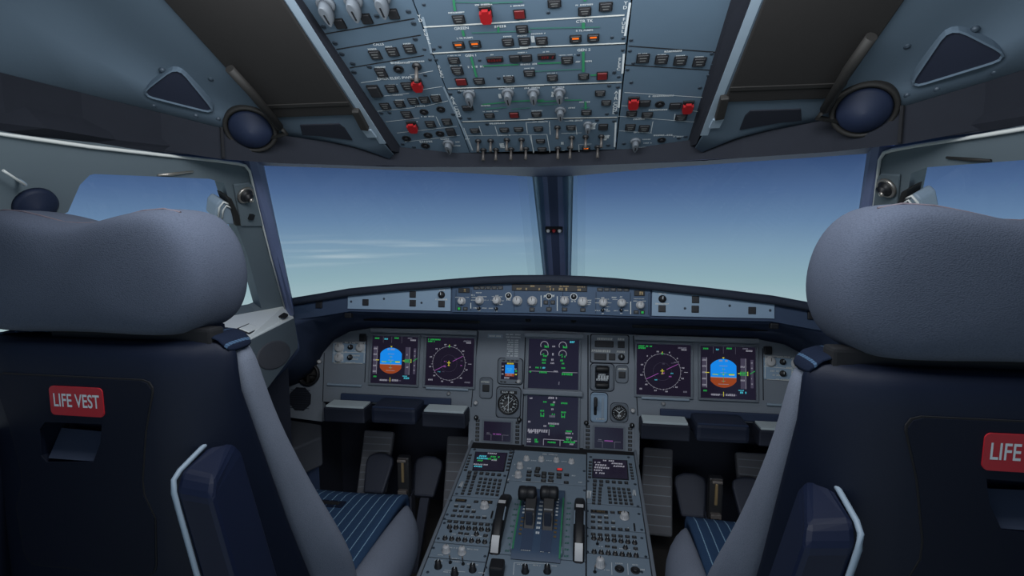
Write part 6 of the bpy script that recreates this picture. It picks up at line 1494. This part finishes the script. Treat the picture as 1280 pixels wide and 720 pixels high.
for s in (-1, 1):
    sd = 'left' if s < 0 else 'right'
    for nm, q in (('outboard', ((455, 537), (492, 539.5), (481, 616), (445, 618))), ('inboard', ((559, 544.5), (592, 546), (590, 650), (552, 648)))):
        u4 = [FP.uv(*p) for p in q]; c = FP.pt(sum(u for u, v in u4) / 4 * -s, sum(v for u, v in u4) / 4)
        T = thing('footrest', 'grey sloping footrest panel, the ' + nm + ' one in the ' + sd + ' footwell', 'footrest', c, 'footrests under the panel')
        mb = MB(FP.M); mb.prism([(u * -s, v) for u, v in u4], -.03, 0); part('pad', mb, 'footpad', T, mods={'bevel': .008})
        mb = MB(FP.M)
        for k in range(1, 9):
            t = k / 9; a = [u4[0][i] + (u4[3][i] - u4[0][i]) * t for i in (0, 1)]; b_ = [u4[1][i] + (u4[2][i] - u4[1][i]) * t for i in (0, 1)]
            mb.line((-s * (a[0] + .006), a[1]), (-s * (b_[0] - .006), b_[1]), .003, .0006)
        part('tread_line', mb, 'maindark', T)
    PF2 = Frame((0, 1.80, .25), (1, 0, 0), (0, -.8, .6))
    for nm, q in (('inboard', (535, 594)), ('outboard', (474, 590))):
        u, v = PF2.uv(*q); T = thing('rudder_pedal', 'dark blue rudder pedal, the ' + nm + ' one of the ' + sd + ' pair', 'pedal', PF2.pt(u * -s, v), 'rudder pedals')
        mb = MB(PF2.M @ Matrix.Translation((u * -s, v, 0)))
        out = [(-.055, .03), (-.05, .055), (-.02, .068), (.02, .068), (.05, .055), (.055, .03), (.04, -.08), (-.04, -.08)]
        mb.prism(out, 0, .022); part('pedal_plate', mb, 'pedal', T, mods={'bevel': .008})
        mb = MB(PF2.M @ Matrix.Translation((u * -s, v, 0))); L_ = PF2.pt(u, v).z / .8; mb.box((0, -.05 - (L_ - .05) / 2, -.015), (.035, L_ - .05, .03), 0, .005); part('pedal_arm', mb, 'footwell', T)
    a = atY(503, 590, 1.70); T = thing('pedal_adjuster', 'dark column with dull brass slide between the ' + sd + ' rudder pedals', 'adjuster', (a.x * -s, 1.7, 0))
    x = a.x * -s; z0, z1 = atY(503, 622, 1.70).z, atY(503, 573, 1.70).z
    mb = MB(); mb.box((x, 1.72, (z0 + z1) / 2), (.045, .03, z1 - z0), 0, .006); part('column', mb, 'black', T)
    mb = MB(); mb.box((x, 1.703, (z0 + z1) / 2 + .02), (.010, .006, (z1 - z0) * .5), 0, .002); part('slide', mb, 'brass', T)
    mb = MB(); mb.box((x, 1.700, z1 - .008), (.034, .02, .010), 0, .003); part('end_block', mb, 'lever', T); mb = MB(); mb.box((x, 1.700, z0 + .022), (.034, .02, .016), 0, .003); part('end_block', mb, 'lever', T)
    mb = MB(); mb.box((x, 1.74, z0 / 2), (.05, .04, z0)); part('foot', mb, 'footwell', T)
    # fold-out table box and the pale-topped rests below the panel
    Yt = 1.60
    for nm, x0, x1, top_, bot_, y0, y1 in (('mid', 463, 519, 508.5, 529, 1.56, 1.68),):
        p0, p1 = atY(x0, top_, y0), atY(x1, top_ + 1.5, y0); q0 = atY(x0, bot_, y0)
        T = thing('folding_table', 'navy folded table box under the ' + sd + ' pair of screens', 'table', ((p0.x + p1.x) / 2 * -s, 1.62, p0.z))
        mb = MB(); mb.box(((p0.x + p1.x) / 2 * -s, (y0 + y1) / 2, (p0.z + q0.z) / 2), (abs(p1.x - p0.x), y1 - y0, p0.z - q0.z), 0, .012); part('table_leaf', mb, 'table', T)
        mb = MB(); mb.box(((p0.x + p1.x) / 2 * -s, y0 + .006, p0.z - .002), (abs(p1.x - p0.x) * .94, .008, .006), 0, .002); part('front_edge', mb, 'navy', T)
    for nm, x0, x1, ty in (('outboard', 406, 453, 503), ('inboard', 529, 579, 509)):
        y0 = 1.585; p0, p1 = atY(x0, ty + 6, y0), atY(x1, ty + 7.5, y0)
        T = thing('toe_rest', 'dark block with a pale top, ' + nm + ' of the folded table under the ' + sd + ' screens', 'foot rest', ((p0.x + p1.x) / 2 * -s, 1.62, p0.z), 'pale-topped blocks under the panel')
        c = (p0.x + p1.x) / 2 * -s; w_ = abs(p1.x - p0.x)
        mb = MB(); mb.box((c, y0 + .035, p0.z - .026), (w_ + .012, .07, .05), 0, .005); part('block', mb, 'pedal', T)
        mb = MB(); mb.box((c, y0 + .036, p0.z + .0015), (w_, .060, .008), 0, .002); part('pale_top', mb, 'paletop', T, 'pale grey top')
    # low console block by the side wall
    q = [atZ(*p, .515) for p in ((341, 521), (401.5, 530.5), (402, 546), (364, 562), (330, 562))]
    T = thing('side_console', 'dark grey low console block in the ' + sd + ' outboard corner of the footwell', 'console', (q[1].x * -s, 1.5, 0))
    mb = MB(); mb.extrude(both(q, s), V((0, .0, -.10))); part('console_top', mb, 'console', T, mods={'bevel': .006})
    mb = MB(); mb.extrude(both([p + V((-.02, .01, -.10)) for p in q], s), V((0, 0, -.41))); part('console_body', mb, 'navy', T)

# ------------------------------------------------------------------ sky and added fill lamps
w = bpy.data.worlds.new('sky'); SC.world = w; w.use_nodes = True; nt = w.node_tree; nt.nodes.clear(); L = nt.links
out = nt.nodes.new('ShaderNodeOutputWorld'); bg = nt.nodes.new('ShaderNodeBackground'); L.new(bg.outputs[0], out.inputs[0])
tc = nt.nodes.new('ShaderNodeTexCoord'); sp = nt.nodes.new('ShaderNodeSeparateXYZ'); L.new(tc.outputs['Generated'], sp.inputs[0])
mr = nt.nodes.new('ShaderNodeMapRange'); mr.inputs['From Min'].default_value = -.30; mr.inputs['From Max'].default_value = .30; L.new(sp.outputs[2], mr.inputs['Value'])
cr = nt.nodes.new('ShaderNodeValToRGB'); L.new(mr.outputs['Result'], cr.inputs[0])
def stop(e, c): return ((math.sin(R(e)) + .30) / .60, lin(c))
st = [stop(-16, (205, 214, 212)), stop(-9, (184, 204, 206)), stop(-5, (150, 180, 189)), stop(-2, (132, 162, 184)), stop(1.0, (106, 136, 170)), stop(4, (80, 107, 148)), stop(7, (54, 77, 117)), stop(16, (30, 48, 86))]
el = cr.color_ramp.elements
while len(el) < len(st): el.new(.5)
for e_, (p, c) in zip(el, st): e_.position = p; e_.color = c
mp = nt.nodes.new('ShaderNodeMapping'); mp.inputs['Scale'].default_value = (2.2, 2.2, 55); mp.inputs['Rotation'].default_value = (.02, .05, 0); L.new(tc.outputs['Generated'], mp.inputs[0])
nz = nt.nodes.new('ShaderNodeTexNoise'); nz.inputs['Scale'].default_value = 1.6; nz.inputs['Detail'].default_value = 6; L.new(mp.outputs[0], nz.inputs['Vector'])
c1 = nt.nodes.new('ShaderNodeMapRange'); c1.inputs['From Min'].default_value = .5; c1.inputs['From Max'].default_value = .75; L.new(nz.outputs['Fac'], c1.inputs['Value'])
def band(z0, z1, z2, z3):
    a = nt.nodes.new('ShaderNodeMapRange'); a.inputs['From Min'].default_value = z0; a.inputs['From Max'].default_value = z1; L.new(sp.outputs[2], a.inputs['Value'])
    b_ = nt.nodes.new('ShaderNodeMapRange'); b_.inputs['From Min'].default_value = z3; b_.inputs['From Max'].default_value = z2; L.new(sp.outputs[2], b_.inputs['Value'])
    m = nt.nodes.new('ShaderNodeMath'); m.operation = 'MULTIPLY'; L.new(a.outputs[0], m.inputs[0]); L.new(b_.outputs[0], m.inputs[1]); return m.outputs[0]
m = nt.nodes.new('ShaderNodeMath'); m.operation = 'MULTIPLY'; L.new(band(-.075, -.05, -.035, -.005), m.inputs[0]); L.new(c1.outputs[0], m.inputs[1])
# cirrus only to port of the nose
px_ = nt.nodes.new('ShaderNodeMapRange'); px_.inputs['From Min'].default_value = .05; px_.inputs['From Max'].default_value = -.25; L.new(sp.outputs[0], px_.inputs['Value'])
m2 = nt.nodes.new('ShaderNodeMath'); m2.operation = 'MULTIPLY'; L.new(m.outputs[0], m2.inputs[0]); L.new(px_.outputs[0], m2.inputs[1])
m3 = nt.nodes.new('ShaderNodeMath'); m3.operation = 'MULTIPLY'; m3.inputs[1].default_value = .75; L.new(m2.outputs[0], m3.inputs[0])
mx = nt.nodes.new('ShaderNodeMix'); mx.data_type = 'RGBA'; L.new(m3.outputs[0], mx.inputs[0]); L.new(cr.outputs[0], mx.inputs[6]); mx.inputs[7].default_value = lin((190, 205, 212))
L.new(mx.outputs[2], bg.inputs[0])
bk = nt.nodes.new('ShaderNodeMapRange'); bk.interpolation_type = 'SMOOTHSTEP'
for k_, v_ in (('From Min', .15), ('From Max', -.75), ('To Min', 1.0), ('To Max', 1.5)): bk.inputs[k_].default_value = v_
L.new(sp.outputs[1], bk.inputs['Value']); L.new(bk.outputs[0], bg.inputs[1])      # sky astern brightened as added fill for the cockpit
def area(name, loc, rot, sx, sy, e, c=(1, 1, 1)):
    d_ = bpy.data.lights.new(name, 'AREA'); d_.shape = 'RECTANGLE'; d_.size = sx; d_.size_y = sy; d_.energy = e; d_.color = c
    o = bpy.data.objects.new(name, d_); COL.objects.link(o); o.location = loc; o.rotation_euler = rot; return o
dirv_ = V((0, 1.45, .55)) - V((0, .50, 1.52))
area('overhead_fill', (0, .50, 1.52), dirv_.to_track_quat('-Z', 'Y').to_euler(), .9, .2, 7.5, (.94, .97, 1))  # added fill lamp without a fitting, brightens panel and pedestal
for s in (-1, 1):
    dirv_ = V((.55 * s, 1.90, .22)) - V((.5 * s, 1.32, .50))
    area('footwell_fill', (.5 * s, 1.32, .50), dirv_.to_track_quat('-Z', 'Y').to_euler(), .3, .05, .22, (.9, .95, 1)).data.spread = R(95)  # added fill, lifts the dark footwells
for x_, w_ in ((-.45, .42), (0, .4), (.45, .42)):      # fill lamps added under the glareshield to brighten the panel top
    dirv_ = V((x_, 1.70, .64)) - V((x_, 1.585, .895))
    area('panel_fill', (x_, 1.585, .895), dirv_.to_track_quat('-Z', 'Y').to_euler(), w_, .012, .05, (.95, .97, 1))
vs = SC.view_settings; vs.view_transform = 'Standard'; vs.look = 'None'; vs.exposure = 0; vs.gamma = 1; vs.use_curve_mapping = False
